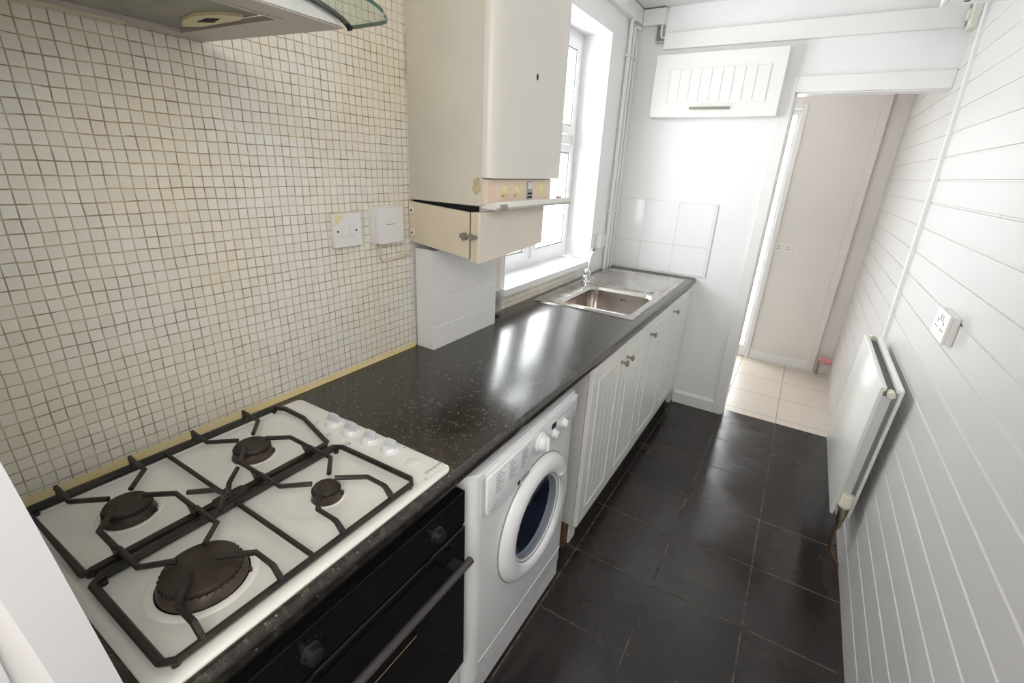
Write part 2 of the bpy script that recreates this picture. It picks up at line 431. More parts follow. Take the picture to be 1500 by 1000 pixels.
# the joint strip over the boards, leaning a little
def strip(pts, wy, x0, x1):
    b = nb(); rows = []
    for y, z in pts: rows.append([b.verts.new((x0, y - wy / 2, z)), b.verts.new((x0 + .004, y - wy / 2 - .0, z)), b.verts.new((x1, y - wy / 2, z)), b.verts.new((x1, y + wy / 2, z)), b.verts.new((x0, y + wy / 2, z))])
    for A, B in zip(rows, rows[1:]):
        for k in range(5): b.faces.new((A[k], A[(k + 1) % 5], B[(k + 1) % 5], B[k]))
    b.faces.new(rows[0]); b.faces.new(rows[-1])
    bmesh.ops.recalc_face_normals(b, faces=b.faces[:]); return b
struct('trim_1', strip([(2.74, .0), (2.75, .88), (2.83, 1.5), (2.90, 1.9), (3.0, 2.28)], .05, XR - .012, XR + .002), M['gloss'])

# clad pier at the near left
PX = .62
def pier_y(z): return .083 if z < .95 else .083 - (z - .95) * .073
zs = [0, .95, 1.2, 1.5, ZC]
def sheared(x0, x1, off0, off1):
    b = nb(); rows = []
    for z in zs:
        y1 = pier_y(z) + off1; y0 = off0 if off0 < -.5 else pier_y(z) + off0
        rows.append([b.verts.new((x0, y0, z)), b.verts.new((x1, y0, z)), b.verts.new((x1, y1, z)), b.verts.new((x0, y1, z))])
    for A, B in zip(rows, rows[1:]):
        for k in range(4): b.faces.new((A[k], A[(k + 1) % 4], B[(k + 1) % 4], B[k]))
    b.faces.new(rows[0]); b.faces.new(rows[-1]); bmesh.ops.recalc_face_normals(b, faces=b.faces[:]); return b
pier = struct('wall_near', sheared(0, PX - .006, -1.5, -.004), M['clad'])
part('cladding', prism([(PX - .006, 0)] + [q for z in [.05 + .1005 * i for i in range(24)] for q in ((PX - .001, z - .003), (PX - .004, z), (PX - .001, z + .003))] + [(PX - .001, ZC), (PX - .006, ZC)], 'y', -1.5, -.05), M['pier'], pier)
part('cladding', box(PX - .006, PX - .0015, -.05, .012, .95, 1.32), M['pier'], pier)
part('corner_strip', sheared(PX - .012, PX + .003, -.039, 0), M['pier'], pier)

# partition with the opening
JX = .93
wbk = struct('wall_back', merge(box(-.05, JX, YB, YB + .09, 0, ZC), box(JX, 1.9, YB, YB + .09, 2.03, ZC)), M['paint'])
tp = struct('trim_2', merge(box(.872, JX + .004, YB - .02, YB, 0, 2.075, .003), box(JX - .012, JX + .012, YB - .004, YB + .10, 0, 2.0, .002)), M['gloss'])
struct('trim_3', merge(box(JX + .004, XR, YB - .02, YB, 1.995, 2.075, .003), box(JX + .0, XR, YB - .004, YB + .10, 1.99, 2.03)), M['gloss'])
struct('baseboard_back', prism([(YB, 0), (YB - .018, 0), (YB - .018, .075), (YB - .008, .09), (YB, .09)], 'x', .60, .872), M['gloss'])
part('tile_panel', box(.0, .655, YB - .008, YB, .925, 1.385), M['backtile'], wbk, label='large white glazed tiles above the sink drainer')
# hall
struct('wall_far', merge(box(.93, 1.9, YF, YF + .1, 0, ZC), box(-.2, .93, YF, YF + .1, 2.07, ZC), box(-.2, .2, YF, YF + .1, 0, 2.07)), M['hall'])
struct('wall_hall_left', box(-.2, -.1, YB + .09, YF + .1, 0, ZC), M['hall'])
struct('baseboard_far', box(.965, 1.43, YF - .016, YF, 0, .085, .004), M['gloss'])
struct('trim_4', box(1.42, 1.475, YF - .03, YF, 0, ZC, .004), M['hall'])
struct('trim_5', merge(box(.925, .962, YF - .018, YF, 0, 2.10, .003), box(.19, .925, YF - .018, YF, 2.065, 2.10)), M['gloss'])
dr = struct('door_1', ringprism([(.2, 0), (.925, 0), (.925, 2.065), (.2, 2.065)], [(.74, .10), (.900, .10), (.900, 2.02), (.74, 2.02)], 'y', YF + .01, YF + .05), M['upvc'])
part('glass_pane', box(.74, .900, YF + .028, YF + .032, .10, 2.02), M['pane'], dr)

# ------------------------------------------------------------------ window
XG = -.20
def rectring(y0, y1, z0, z1, t, x0, x1):
    return ringprism([(y0, z0), (y1, z0), (y1, z1), (y0, z1)], [(y0 + t, z0 + t), (y1 - t, z0 + t), (y1 - t, z1 - t), (y0 + t, z1 - t)], 'x', x0, x1)
wf = struct('window_1', rectring(WY0, WY1, WZ0, WZ1, .045, XG - .03, XG + .03), M['upvc'])
part('transom', box(XG - .028, XG + .028, WY0 + .045, WY1 - .045, 1.69, 1.74, .004), M['upvc'], wf)
part('mullion', box(XG - .028, XG + .028, 2.29, 2.335, WZ0 + .045, 1.69, .004), M['upvc'], wf)
def sash(y0, y1, z0, z1):
    s = part('sash', rectring(y0, y1, z0, z1, .042, XG - .015, XG + .042), M['upvc'], wf)
    part('glazing_bead', rectring(y0 + .042, y1 - .042, z0 + .042, z1 - .042, .007, XG + .005, XG + .036), M['seal'], s)
    part('pane', box(XG - .002, XG + .002, y0 + .04, y1 - .04, z0 + .04, z1 - .04), M['pane'], s)
sash(WY0 + .05, WY1 - .05, 1.745, WZ1 - .05)
sash(2.34, WY1 - .05, WZ0 + .05, 1.685)
sash(WY0 + .05, 2.285, WZ0 + .05, 1.685)
struct('trim_6', box(XG + .02, .034, WY0 - .035, WY1 - .06, .985, 1.018, .003), M['gloss'], label='window sill board')
# reveal lining
struct('trim_7', merge(box(-.172, .0015, WY1 - .006, WY1, WZ0, WZ1), box(-.172, .0015, WY0, WY1, WZ1 - .006, WZ1), box(-.172, .0015, WY0, WY0 + .006, WZ0, WZ1)), M['paint'])

# ------------------------------------------------------------------ boxing, conduit, pipes
struct('trim_8', prism([(0, 2.385), (.035, 2.385), (.035, 2.462), (0, ZC)], 'y', -1.0, YB - .0, 0), M['gloss'])
solo('pipe_boxing', box(.036, .168, YB - .035, YB, 2.378, 2.462, .002), M['gloss'], 'short white boxing in the ceiling corner above the corner pipes', 'boxing', (.1, YB, 2.378))
gb = thing('junction_box', 'small grey and white electrical clip box under the ceiling corner boxing', 'box', (.155, YB, 2.29))
part('housing', merge(box(.125, .132, YB - .03, YB, 2.285, 2.378), box(.132, .178, YB - .03, YB, 2.285, 2.293), box(.132, .17, YB - .006, YB, 2.293, 2.378)), M['greyplastic'], gb)
part('cable', tube(smoothpath([(.152, YB - .018, 2.378), (.152, YB - .018, 2.335), (.16, YB - .018, 2.31), (.176, YB - .018, 2.31)]), .006), M['pipe'], gb, 40)
solo('cable_trunking', box(.178, 1.555, YB - .03, YB, 2.247, 2.333, .002), M['gloss'], 'long white cable trunking running across the wall above the doorway', 'trunking', (.85, YB, 2.25))
solo('corner_trunking', merge(box(1.56, XR, 3.12, 3.19, 2.22, ZC - .001, .003), box(1.548, 1.562, 3.14, 3.18, 2.26, 2.30)), M['greentape'], 'pale green-white vertical trunking at the top of the right wall joint', 'trunking', (1.57, 3.15, 2.2))
def vpipe(x, y, r, z0, z1, label, bend=None):
    p = [(x, y, z0), (x, y, z1)]
    b = tube(p, r, 12)
    if bend: b = merge(b, tube(smoothpath([(x, y, z1 - .001), (x, y, z1 + .02), (x + .008, y + .02, z1 + .03), (x + .01, y + .055, z1 + .03)]), r, 12))
    t = thing('water_pipe', label, 'pipe', (x, y, z0), 'pipes in the window corner')
    part('pipe_run', b, M['pipe'], t, 40)
    for zc in (2.2, 1.3): part('pipe_clip', box(x - r - .006, x + r + .003, y - r - .004, y + r + .004, zc - .008, zc + .008, .002), M['pipe'], t)
vpipe(.018, 3.065, .0115, .9135, 2.36, 'vertical white painted pipe in the corner by the sink, nearest the window', True)
vpipe(.018, 3.125, .0105, .9135, 2.33, 'vertical white painted pipe in the corner by the sink, middle one', True)
vpipe(.018, 3.185, .009, .9135, 2.30, 'thin vertical white pipe in the corner by the sink, against the tiles')

# overhead cupboard corner at the top right
oc = thing('meter_cupboard', 'underside corner of a white cupboard high on the right wall', 'cupboard', (1.48, 2.2, 2.15))
part('carcass', box(1.385, XR, 1.75, 2.465, 2.152, ZC, .002), M['gloss'], oc)
part('door', box(1.371, 1.384, 1.75, 2.468, 2.15, ZC - .01, .003), M['gloss'], oc)
part('screw_hole', lathe([(.009, 0), (.009, .0015), (0, .0015)], (1.437, 2.42, 2.1505), 'z', 20, 1, .5), M['darkhole'], oc)

# ------------------------------------------------------------------ worktop
def worktop():
    z1, z0, xf = .913, .874, .605
    prof = [(0.0, z1), (0.0, z0), (xf - .01, z0), (xf - .003, z0 + .004), (xf, z0 + .012), (xf, z1 - .014)]
    for i in range(1, 6):
        t = i / 5 * PI / 2
        prof.append((xf - .014 + .014 * math.cos(t), z1 - .014 + .014 * math.sin(t)))
    def seg(y0, y1): return prism(prof, 'y', y0, y1)
    # solid runs, with the sink cut-out left open
    ys0, ys1, xs0, xs1 = 2.06, 2.56, .13, .545
    a = seg(.088, ys0); b = seg(ys1, 3.236)
    c = box(0, xs0, ys0, ys1, z0, z1)
    p2 = [(xs1, z1), (xs1, z0)] + prof[2:]
    d = prism(p2, 'y', ys0, ys1)
    return merge(a, b, c, d)
solo('worktop', worktop(), M['worktop'], 'long black speckled laminate worktop carrying the hob and the sink', 'worktop', (.3, 1.7, .874), smooth=35)
struct('trim_9', prism([(.0045, .9135), (.011, .9135), (.0045, .929)], 'y', .09, 1.19), M['sealant'])

# ------------------------------------------------------------------ hob
HX0, HX1, HY0, HY1 = .043, .588, .104, .687
hob = thing('gas_hob', 'white enamel four-burner gas hob with black pan supports set in the worktop', 'hob', (.315, .395, .913))
o_ = rrect(HX0, HX1, HY0, HY1, .02); 
def inset(d, r): return rrect(HX0 + d, HX1 - d, HY0 + d, HY1 - d, r)
def loft(rows):
    b = nb(); R_ = []
    for poly, z in rows: R_.append([b.verts.new((p[0], p[1], z)) for p in poly])
    for A, B in zip(R_, R_[1:]):
        n = len(A)
        for i in range(n): b.faces.new((A[i], A[(i + 1) % n], B[(i + 1) % n], B[i]))
    b.faces.new(R_[0]); b.faces.new(R_[-1]); bmesh.ops.recalc_face_normals(b, faces=b.faces[:]); return b
part('hob_plate', loft([(inset(.0, .02), .9135), (inset(0, .02), .917), (inset(.004, .017), .920), (inset(.012, .012), .9205),
                        (rrect(HX0 + .016, HX1 - .02, HY0 + .016, .607, .015), .9205), (rrect(HX0 + .02, HX1 - .025, HY0 + .021, .602, .012), .9175)]), M['enamel'], hob, 35)
ZP = .9175
def burner(cx, cy, r, label):
    b = part('burner', lathe([(r * 1.14, 0), (r * 1.13, .005), (r * 1.06, .010), (r * 1.02, .015), (r, .016)], (cx, cy, ZP), 'z', 48), M['burnring'], hob, 40, label)
    part('enamel_ring', lathe([(r * 1.42, 0), (r * 1.38, .0012), (r * 1.24, .0012), (r * 1.18, 0)], (cx, cy, ZP), 'z', 48), M['enamel'], b, 60)
    # toothed crown under the cap
    n = 36; teeth = []
    for i in range(n):
        a = 2 * PI * i / n
        t = box(-.0012, .0012, 0, .003, 0, .005)
        bmesh.ops.rotate(t, verts=t.verts[:], cent=(0, 0, 0), matrix=Matrix.Rotation(a - PI / 2, 3, 'Z'))
        bmesh.ops.translate(t, verts=t.verts[:], vec=(cx + r * .99 * math.cos(a), cy + r * .99 * math.sin(a), ZP + .015))
        teeth.append(t)
    part('flame_crown', merge(*teeth), M['burner'], b)
    part('burner_cap', lathe([(r * .96, .0), (r * 1.0, .003), (r * .99, .007), (r * .93, .0095), (r * .3, .010), (0, .010)], (cx, cy, ZP + .0165), 'z', 48), M['burner'], b, 40)
    part('spark_plug', lathe([(.0025, 0), (.0025, .010), (.0012, .012), (0, .012)], (cx + r * .86, cy + r * .86, ZP), 'z', 10), M['burner'], b, 40)
burner(.190, .229, .036, 'medium dark burner at the back, nearest the pier')
burner(.190, .465, .036, 'medium dark burner at the back, nearest the knobs')
burner(.447, .231, .056, 'largest dark burner with toothed cap at the front')
burner(.443, .466, .025, 'smallest dark burner at the front')

ZR, ZT, RB = .934, .953, .005
def bar(pts, r=RB, n=6): return tube(pts, r, n)
def gusset(x, y, dx, h=.024):
    """tapering web carrying the finger down on to the rail (thin plate in the x direction)"""
    return prism([(x, ZR - .004), (x + dx * .005, ZR - .002), (x + dx * .030, ZT + .001), (x + dx * .022, ZT + .004), (x - dx * .004, ZT + .004)], 'y', y - .0028, y + .0028)
def fingers_rear(cx, cy, out):
    d = .058; e = .017
    for s in (-1, 1):
        y = cy + s * d
        out.append(bar([(.060, y, ZT + .002), (.122, y, ZT), (cx - .020, cy + s * e, ZT + .001)]))
        out.append(prism([(.055, ZR), (.064, ZR), (.085, ZT), (.075, ZT + .003), (.058, ZT + .007)], 'y', y - .003, y + .003))
        out.append(bar([(cx + .018, cy + s * (e + .006), ZT + .001), (.248, y, ZT), (.316, y, ZT)]))
        out.append(prism([(.301, ZR), (.316, ZR), (.330, ZT + .003), (.265, ZT + .003), (.29, ZT - .004)], 'y', y - .003, y + .003))
def grid_rear():
    out = []
    ox = [(.057, .127), (.305, .127), (.308, .16), (.308, .56), (.300, .578), (.165, .614), (.085, .616), (.057, .60)]
    pts = []
    for i, p in enumerate(ox):
        pts.append((p[0], p[1], ZR - .003))
    out.append(tube(pts, .0062, 6, closed=True))
    out.append(box(.050, .0615, .127, .612, ZR - .012, ZR + .002, .002))
    out.append(box(.301, .3145, .135, .57, ZR - .012, ZR + .002, .002))
    out.append(bar([(.057, .348, ZR - .003), (.31, .348, ZR - .003)]))
    fingers_rear(.190, .229, out); fingers_rear(.190, .465, out)
    # centre star
    out.append(bar([(.312, .346, ZR + .008), (.297, .333, ZT), (.262, .300, ZT)]))
    out.append(bar([(.312, .346, ZR + .008), (.297, .358, ZT), (.264, .393, ZT)]))
    out.append(bar([(.312, .346, ZR + .008), (.33, .33, ZT), (.360, .308, ZT)]))
    out.append(lathe([(.016, ZR - .004), (.012, ZR + .006), (.005, ZT), (0, ZT)], (.310, .346, 0), 'z', 8))
    out.append(prism([(.300, .322), (.318, .312), (.330, .322), (.330, .372), (.318, .388), (.300, .376)], 'z', ZR - .008, ZR + .006, .003))
    for x, y in ((.06, .135), (.30, .135), (.06, .60), (.30, .565)): out.append(lathe([(.006, ZP), (.006, ZR - .006), (0, ZR - .006)], (x, y, 0), 'z', 10))
    return merge(*out)
def grid_front():
    out = []
    ox = [(.330, .140), (.340, .127), (.553, .127), (.566, .140), (.566, .578), (.553, .590), (.345, .585), (.330, .575)]
    out.append(tube([(x, y, ZR - .003) for x, y in ox], .0062, 6, closed=True))
    out.append(box(.323, .334, .14, .575, ZR - .012, ZR + .002, .002))
    out.append(bar([(.33, .348, ZR - .003), (.566, .348, ZR - .003)]))
    for cx, cy, a, b_ in ((.447, .231, .030, .03), (.443, .466, .016, .016)):
        d = .058; e = .020
        for s in (-1, 1):
            y = cy + s * d
            out.append(bar([(.318, y, ZT), (.385, y, ZT), (cx - a * .9, cy + s * e, ZT + .001)]))
            out.append(bar([(cx + b_ * .4, cy + s * (e - .002), ZT + .001), (cx + .055, y, ZT), (.548, y, ZT), (.566, y, ZR)]))
            out.append(prism([(.558, ZR - .003), (.570, ZR - .003), (.566, ZR + .009), (.552, ZT + .002), (.518, ZT + .002), (.545, ZT - .006)], 'y', y - .003, y + .003))
    for x, y in ((.335, .14), (.56, .14), (.335, .575), (.56, .578)): out.append(lathe([(.006, ZP), (.006, ZR - .006), (0, ZR - .006)], (x, y, 0), 'z', 10))
    return merge(*out)
part('pan_support', grid_rear(), M['cast'], hob, 40, 'rear black cast iron pan support against the wall')
part('pan_support', grid_front(), M['cast'], hob, 40, 'front black cast iron pan support')
for i, (kx, ky) in enumerate(((.232, .650), (.298, .649), (.364, .650), (.430, .651))):
    k = part('control_knob', lathe([(.0225, 0), (.0225, .003), (.0195, .008), (.0175, .011), (.012, .012), (0, .012)], (kx, ky, .9205), 'z', 32), M['machine'], hob, 40)
    g = prism([(-.019, 0), (.019, 0), (.015, .018), (-.008, .021)], 'y', -.0055, .0055, .0015)
    bmesh.ops.rotate(g, verts=g.verts[:], cent=(0, 0, 0), matrix=Matrix.Rotation(math.radians(8), 3, 'Z'))
    bmesh.ops.translate(g, verts=g.verts[:], vec=(kx, ky, .930))
    part('knob_grip', g, M['grip'], k, 40)
part('ignition_button', lathe([(.017, 0), (.017, .002), (.0145, .0035), (.005, .0045), (0, .0045)], (.507, .643, .9205), 'z', 28), M['pale'], hob, 40, 'round yellowed ignition button')
part('logo_lettering', textbm('Whirlpool', .0125, (.560, .628, .9207), (0, 1, 0), (-1, 0, 0), .0002, shear=.35), M['ink'], hob)
marks = [tube([(.568 - .004 * math.cos(a), .618 + .004 * math.sin(a), .9208) for a in [0, 1, 2, 3, 4, 5]], .0004, 4)]
for (mx_, my_) in ((.262, .612), (.33, .612)):
    marks.append(ringprism(rrect(mx_ - .005, mx_ + .005, my_ - .005, my_ + .005, .001, 1), rrect(mx_ - .004, mx_ + .004, my_ - .004, my_ + .004, .0008, 1), 'z', .9205, .9208))
for (mx_, my_) in ((.205, .668), (.41, .676), (.45, .677), (.335, .614)): marks.append(box(mx_ - .002, mx_ + .002, my_ - .002, my_ + .002, .9205, .9208))
marks.append(textbm('~~~~~', .012, (.205, .606, .9207), (-.35, 1, 0), (-1, -.35, 0), .0002))
part('control_markings', merge(*marks), M['ink'], hob)

# ------------------------------------------------------------------ oven
OX = .590
ov = thing('built_in_oven', 'black glass built-in oven with a long bar handle under the hob', 'oven', (.3, .43, .24))
part('oven_body', box(.05, OX - .02, .128, .722, .245, .852), M['blackpl'], ov)
cp = part('control_panel', box(OX - .02, OX + .004, .125, .726, .735, .832, .002), M['blackglass'], ov)
for yk in (.30, .62):
    k = part('oven_knob', lathe([(.019, 0), (.019, .003), (.016, .005), (.0155, .017), (.012, .019), (0, .019)], (OX + .004, yk, .782), 'x', 28), M['blackpl'], cp, 40)
    part('dial_marks', merge(*[box(OX + .004, OX + .0045, yk + .027 * math.cos(a) - .0009, yk + .027 * math.cos(a) + .0009, .782 + .027 * math.sin(a) - .0009, .782 + .027 * math.sin(a) + .0009) for a in [j * PI / 6 for j in range(1, 6)]]), M['handle'], k)
od = part('oven_door', box(OX - .02, OX + .006, .125, .726, .245, .728, .003), M['blackglass'], ov)
part('window_line', box(OX + .006, OX + .0066, .20, .545, .548, .5493), M['gold'], od)
hd = part('handle', tube([(OX + .042, .135, .662), (OX + .042, .70, .662)], .0095, 16), M['handle'], od, 40)
for yk in (.165, .650): part('handle_post', box(OX + .006, OX + .040, yk, yk + .028, .654, .670, .003), M['blackpl'], hd)
solo('filler_board', box(.54, .575, .10, .728, .0, .236, .002), M['door'], 'white board filling the gap beneath the black oven', 'board', (.55, .4, 0))

# ------------------------------------------------------------------ washing machine
MY0, MY1, MX, MZ = .745, 1.352, .598, .846
wm = thing('washing_machine', 'white front-loading washing machine with a round smoky glass door', 'washing machine', (.33, 1.05, 0))
# body: rounded near corner on the front
bp_ = [(.06, MY0), (.06, MY1), (MX - .012, MY1), (MX - .004, MY1 - .004), (MX, MY1 - .014)]
bp_ += [(MX, MY0 + .05)] + [(MX - .045 + .045 * math.cos(t), MY0 + .045 - .045 * math.sin(t)) for t in [i / 8 * PI / 2 for i in range(9)]]
part('body', bool_cut(prism(bp_, 'z', .10, MZ - .004, 0), lathe([(.152, 0), (.152, .3)], (MX - .2, 1.093, .497), 'x', 64)), M['machine'], wm, 30)
part('top_panel', prism([(p[0] - (.002 if p[0] > .5 else 0), p[1]) for p in bp_], 'z', MZ - .004, MZ, 0), M['machine2'], wm, 30)
part('kick_panel', prism([(.06, MY0 + .004), (.06, MY1 - .004), (MX - .006, MY1 - .004), (MX - .006, MY0 + .05)] + [(MX - .05 + .044 * math.cos(t), MY0 + .05 - .044 * math.sin(t)) for t in [i / 8 * PI / 2 for i in range(9)]], 'z', .012, .098), M['machine'], wm, 30)
for fx in (.12, .52):
    for fy in (MY0 + .06, MY1 - .06): part('foot', lathe([(.022, 0), (.022, .008), (.012, .012), (0, .012)], (fx, fy, 0), 'z', 16), M['blackpl'], wm)
fas = part('control_fascia', merge(
    prism([(.795, .735), (1.03, .735), (1.12, .752), (1.343, .752), (1.345, .835), (.795, .835)], 'x', MX - .004, MX + .009, .003)), M['machine2'], wm, 40)
# detergent drawer occupies the near part of the fascia
dd = part('detergent_drawer', prism([(.797, .712), (.825, .697), (.90, .700), (.985, .700), (1.030, .716), (1.030, .826), (.797, .826)], 'x', MX + .004, MX + .013, .003), M['machine2'], wm, 40)
tb = []
for c, y0 in enumerate((.835, .90, .965)):
    for r in range(8):
        z = .812 - r * .0075; w = .020 + .014 * random.random()
        if c == 2 and r > 5: w *= .6
        tb.append(box(MX + .0131, MX + .0134, y0, y0 + w, z - .0011, z + .0011))
        if c < 2 and r % 3: tb.append(box(MX + .0131, MX + .0134, y0 + w + .004, y0 + w + .011, z - .0011, z + .0011))
tb.append(box(MX + .0131, MX + .0133, .825, 1.02, .8185, .8191))
for k in range(4): tb.append(box(MX + .0131, MX + .0134, .812 + k * .009, .819 + k * .009, .716 + k * .004, .7175 + k * .004)); tb.append(box(MX + .0131, MX + .0134, .812 + k * .007, .817 + k * .007, .711, .7122))
part('programme_table', merge(*tb), M['ink'], dd)
part('logo_lettering', merge(textbm('indesit', .017, (MX + .0133, .968, .711), (0, 1, .10), (0, 0, 1), .0002),
                             lathe([(.0075, 0), (.0075, .0004), (.005, .0004), (.005, 0)], (MX + .0131, .956, .7155), 'x', 24)), M['inkdark'], dd)
part('corner_trim', box(MX - .006, MX + .0085, .775, .7945, .715, .838, .003), M['radend'], wm)
dial = part('programme_dial', lathe([(.030, 0), (.030, .004), (.024, .007), (.023, .020), (.018, .024), (0, .024)], (MX + .009, 1.082, .782), 'x', 36), M['machine2'], wm, 40)
part('dial_grip', box(MX + .030, MX + .040, 1.077, 1.087, .760, .804, .003), M['machine2'], dial)
part('dial_markings', merge(*[box(MX + .0091, MX + .0095, 1.082 + .039 * math.cos(a) - .0018, 1.082 + .039 * math.cos(a) + .0018, .782 + .039 * math.sin(a) - .001, .782 + .039 * math.sin(a) + .001) for a in [j * PI / 8 for j in range(16)]]), M['ink'], wm)
part('display', box(MX + .0085, MX + .0098, 1.155, 1.185, .786, .806, .0005), M['darkhole'], wm, label='small black display window')
for yk in (1.175, 1.243):
    q = part('option_dial', lathe([(.015, 0), (.015, .003), (.0125, .005), (.012, .014), (.009, .016), (0, .016)], (MX + .009, yk, .765 if yk < 1.2 else .772), 'x', 28), M['machine2'], wm, 40)
pm = []
for k in range(9):
    y = 1.19 + .016 * k
    if y < 1.335: pm.append(box(MX + .0091, MX + .0094, y, y + .009, .806, .808)); pm.append(box(MX + .0091, MX + .0094, y, y + .007, .811, .8125))
for k in range(4): pm.append(box(MX + .0091, MX + .0094, 1.305, 1.325, .765 + .009 * k, .7665 + .009 * k))
pm.append(box(MX + .0091, MX + .0094, 1.038, 1.039, .76, .822))
part('panel_markings', merge(*pm), M['ink'], wm)
# recessed bright step line low on the front
part('panel_seam', box(MX - .001, MX + .0012, MY0 + .05, MY1 - .006, .160, .1625, .0005, 1), M['machine'], wm)
# porthole door
PCY, PCZ, PR = 1.093, .497, .208
pd = part('porthole_door', lathe([(PR + .006, 0), (PR + .004, .010), (PR - .012, .024), (PR - .035, .030), (PR - .052, .026), (PR - .060, .018), (PR - .060, .004)], (MX, PCY, PCZ), 'x', 72, cap=False), M['machine2'], wm, 50)
part('door_shadow_gap', lathe([(PR + .0085, .0002), (PR + .0085, .003), (PR + .0055, .003)], (MX, PCY, PCZ), 'x', 72, cap=False), M['seal'], pd)
part('glass_bowl', lathe([(PR - .060, .014), (PR - .070, .008), (PR - .080, -.004), (PR - .100, -.012), (.05, -.020), (0, -.022)], (MX + .002, PCY, PCZ), 'x', 64, cap=False), M['portglass'], pd, 60)
part('inner_rim', lathe([(PR - .0585, .016), (PR - .068, .012), (PR - .073, .002), (PR - .0585, .002)], (MX, PCY, PCZ), 'x', 64, cap=False), M['pale'], pd, 60)
part('door_seal', lathe([(PR - .060, .001), (PR - .064, -.006), (PR - .072, -.011), (PR - .074, -.016)], (MX, PCY, PCZ), 'x', 48, cap=False), M['pale'], wm, 60, 'beige rubber seal ring')
part('drum', lathe([(PR - .072, -.014), (PR - .10, -.024), (.06, -.05), (0, -.055)], (MX + .0, PCY, PCZ), 'x', 48, cap=False), M['drumdark'], wm, 60, 'dark drum seen through the glass')
hg = []
for i in range(13):
    a = math.radians(-38 + 76 * i / 12)
    hg.append((PCY + (PR - .058) * math.cos(a), PCZ + (PR - .058) * math.sin(a)))
hg2 = [(PCY + (PR - .030) * math.cos(math.radians(32 - 64 * i / 12)), PCZ + (PR - .030) * math.sin(math.radians(32 - 64 * i / 12))) for i in range(13)]
part('door_grip', prism(hg + hg2, 'x', MX + .018, MX + .0315), M['radend'], pd, 30, 'recessed pale grey grip on the far side of the round door')

# ------------------------------------------------------------------ base cabinets
DX = .598
def cab_door(y0, y1, parent, knob_y, knob_z=.785):
    z0, z1 = .125, .862
    d = part('door', box(DX - .020, DX, y0, y1, z0, z1, .003), M['door'], parent)
    m = .062
    # moulded recess: raised ring then sunk field with tongue-and-groove lines
    ring = ringprism([(y0 + m, z0 + m), (y1 - m, z0 + m), (y1 - m, z1 - m), (y0 + m, z1 - m)],
                     [(y0 + m + .008, z0 + m + .008), (y1 - m - .008, z0 + m + .008), (y1 - m - .008, z1 - m - .008), (y0 + m + .008, z1 - m - .008)], 'x', DX - .001, DX + .0035)
    part('moulding', ring, M['door'], d)
    n = max(2, int((y1 - y0 - 2 * m) / .05)); gs = []
    for k in range(1, n):
        y = y0 + m + .008 + (y1 - y0 - 2 * m - .016) * k / n
        gs.append(box(DX - .001, DX + .0006, y - .0018, y + .0018, z0 + m + .01, z1 - m - .01, .0004, 1))
    part('panel_beading', merge(*gs), M['door'], d)
    k = part('knob', lathe([(.0085, 0), (.0085, .002), (.005, .004), (.005, .016), (.009, .020), (.0135, .024), (.0135, .029), (.009, .032), (0, .033)], (DX, knob_y, knob_z), 'x', 24), M['knobmetal'], d, 40)
    return d
c1 = thing('base_cabinet', 'white double-door base cabinet next to the washing machine', 'cabinet', (.3, 1.87, .125), 'white base cabinets under the worktop')
part('carcass', merge(box(.03, DX - .021, 1.512, 1.530, .125, .872), box(.03, DX - .021, 2.205, 2.223, .125, .872), box(.03, DX - .021, 1.53, 2.205, .125, .143), box(.03, .045, 1.53, 2.205, .143, .872)), M['carcass'], c1, label='plain grey-white side panels')
cab_door(1.510, 1.868, c1, 1.832); cab_door(1.871, 2.226, c1, 1.905)
c2 = thing('base_cabinet', 'white single-door base cabinet below the sink bowl, in the middle of the run', 'cabinet', (.3, 2.45, .125), 'white base cabinets under the worktop')
part('carcass', merge(box(.03, DX - .021, 2.228, 2.246, .125, .872), box(.03, DX - .021, 2.660, 2.678, .125, .872), box(.03, DX - .021, 2.246, 2.66, .125, .143)), M['carcass'], c2)
cab_door(2.229, 2.679, c2, 2.268, .79)
c3 = thing('base_cabinet', 'white single-door base cabinet against the end wall, furthest of the run', 'cabinet', (.3, 2.93, .125), 'white base cabinets under the worktop')
part('carcass', merge(box(.03, DX - .021, 2.682, 2.70, .125, .872), box(.03, DX - .021, 3.16, 3.178, .125, .872), box(.03, DX - .021, 2.70, 3.16, .125, .143)), M['carcass'], c3)
cab_door(2.682, 3.180, c3, 2.735, .80)
solo('filler_strip', box(.56, .590, 3.184, YB, 0.0, .872, .002), M['cream_pale'], 'narrow pinkish-white strip between the last cabinet and the end wall', 'strip', (.58, 3.21, 0))
solo('kickboard', box(.545, .560, 1.60, 3.18, 0, .122, .001), M['blackpl'], 'black kickboard beneath the white base cabinets', 'kickboard', (.55, 2.4, 0))
solo('wooden_batten', box(.535, .553, 1.50, 1.535, 0, .122, .002), M['wood'], 'brown wooden batten standing in the gap beside the washing machine', 'batten', (.545, 1.52, 0))
solo('kickboard_end', box(.548, .560, 1.537, 1.598, 0, .122, .001), M['door'], 'short white kickboard end beside the brown batten', 'board', (.55, 1.57, 0))

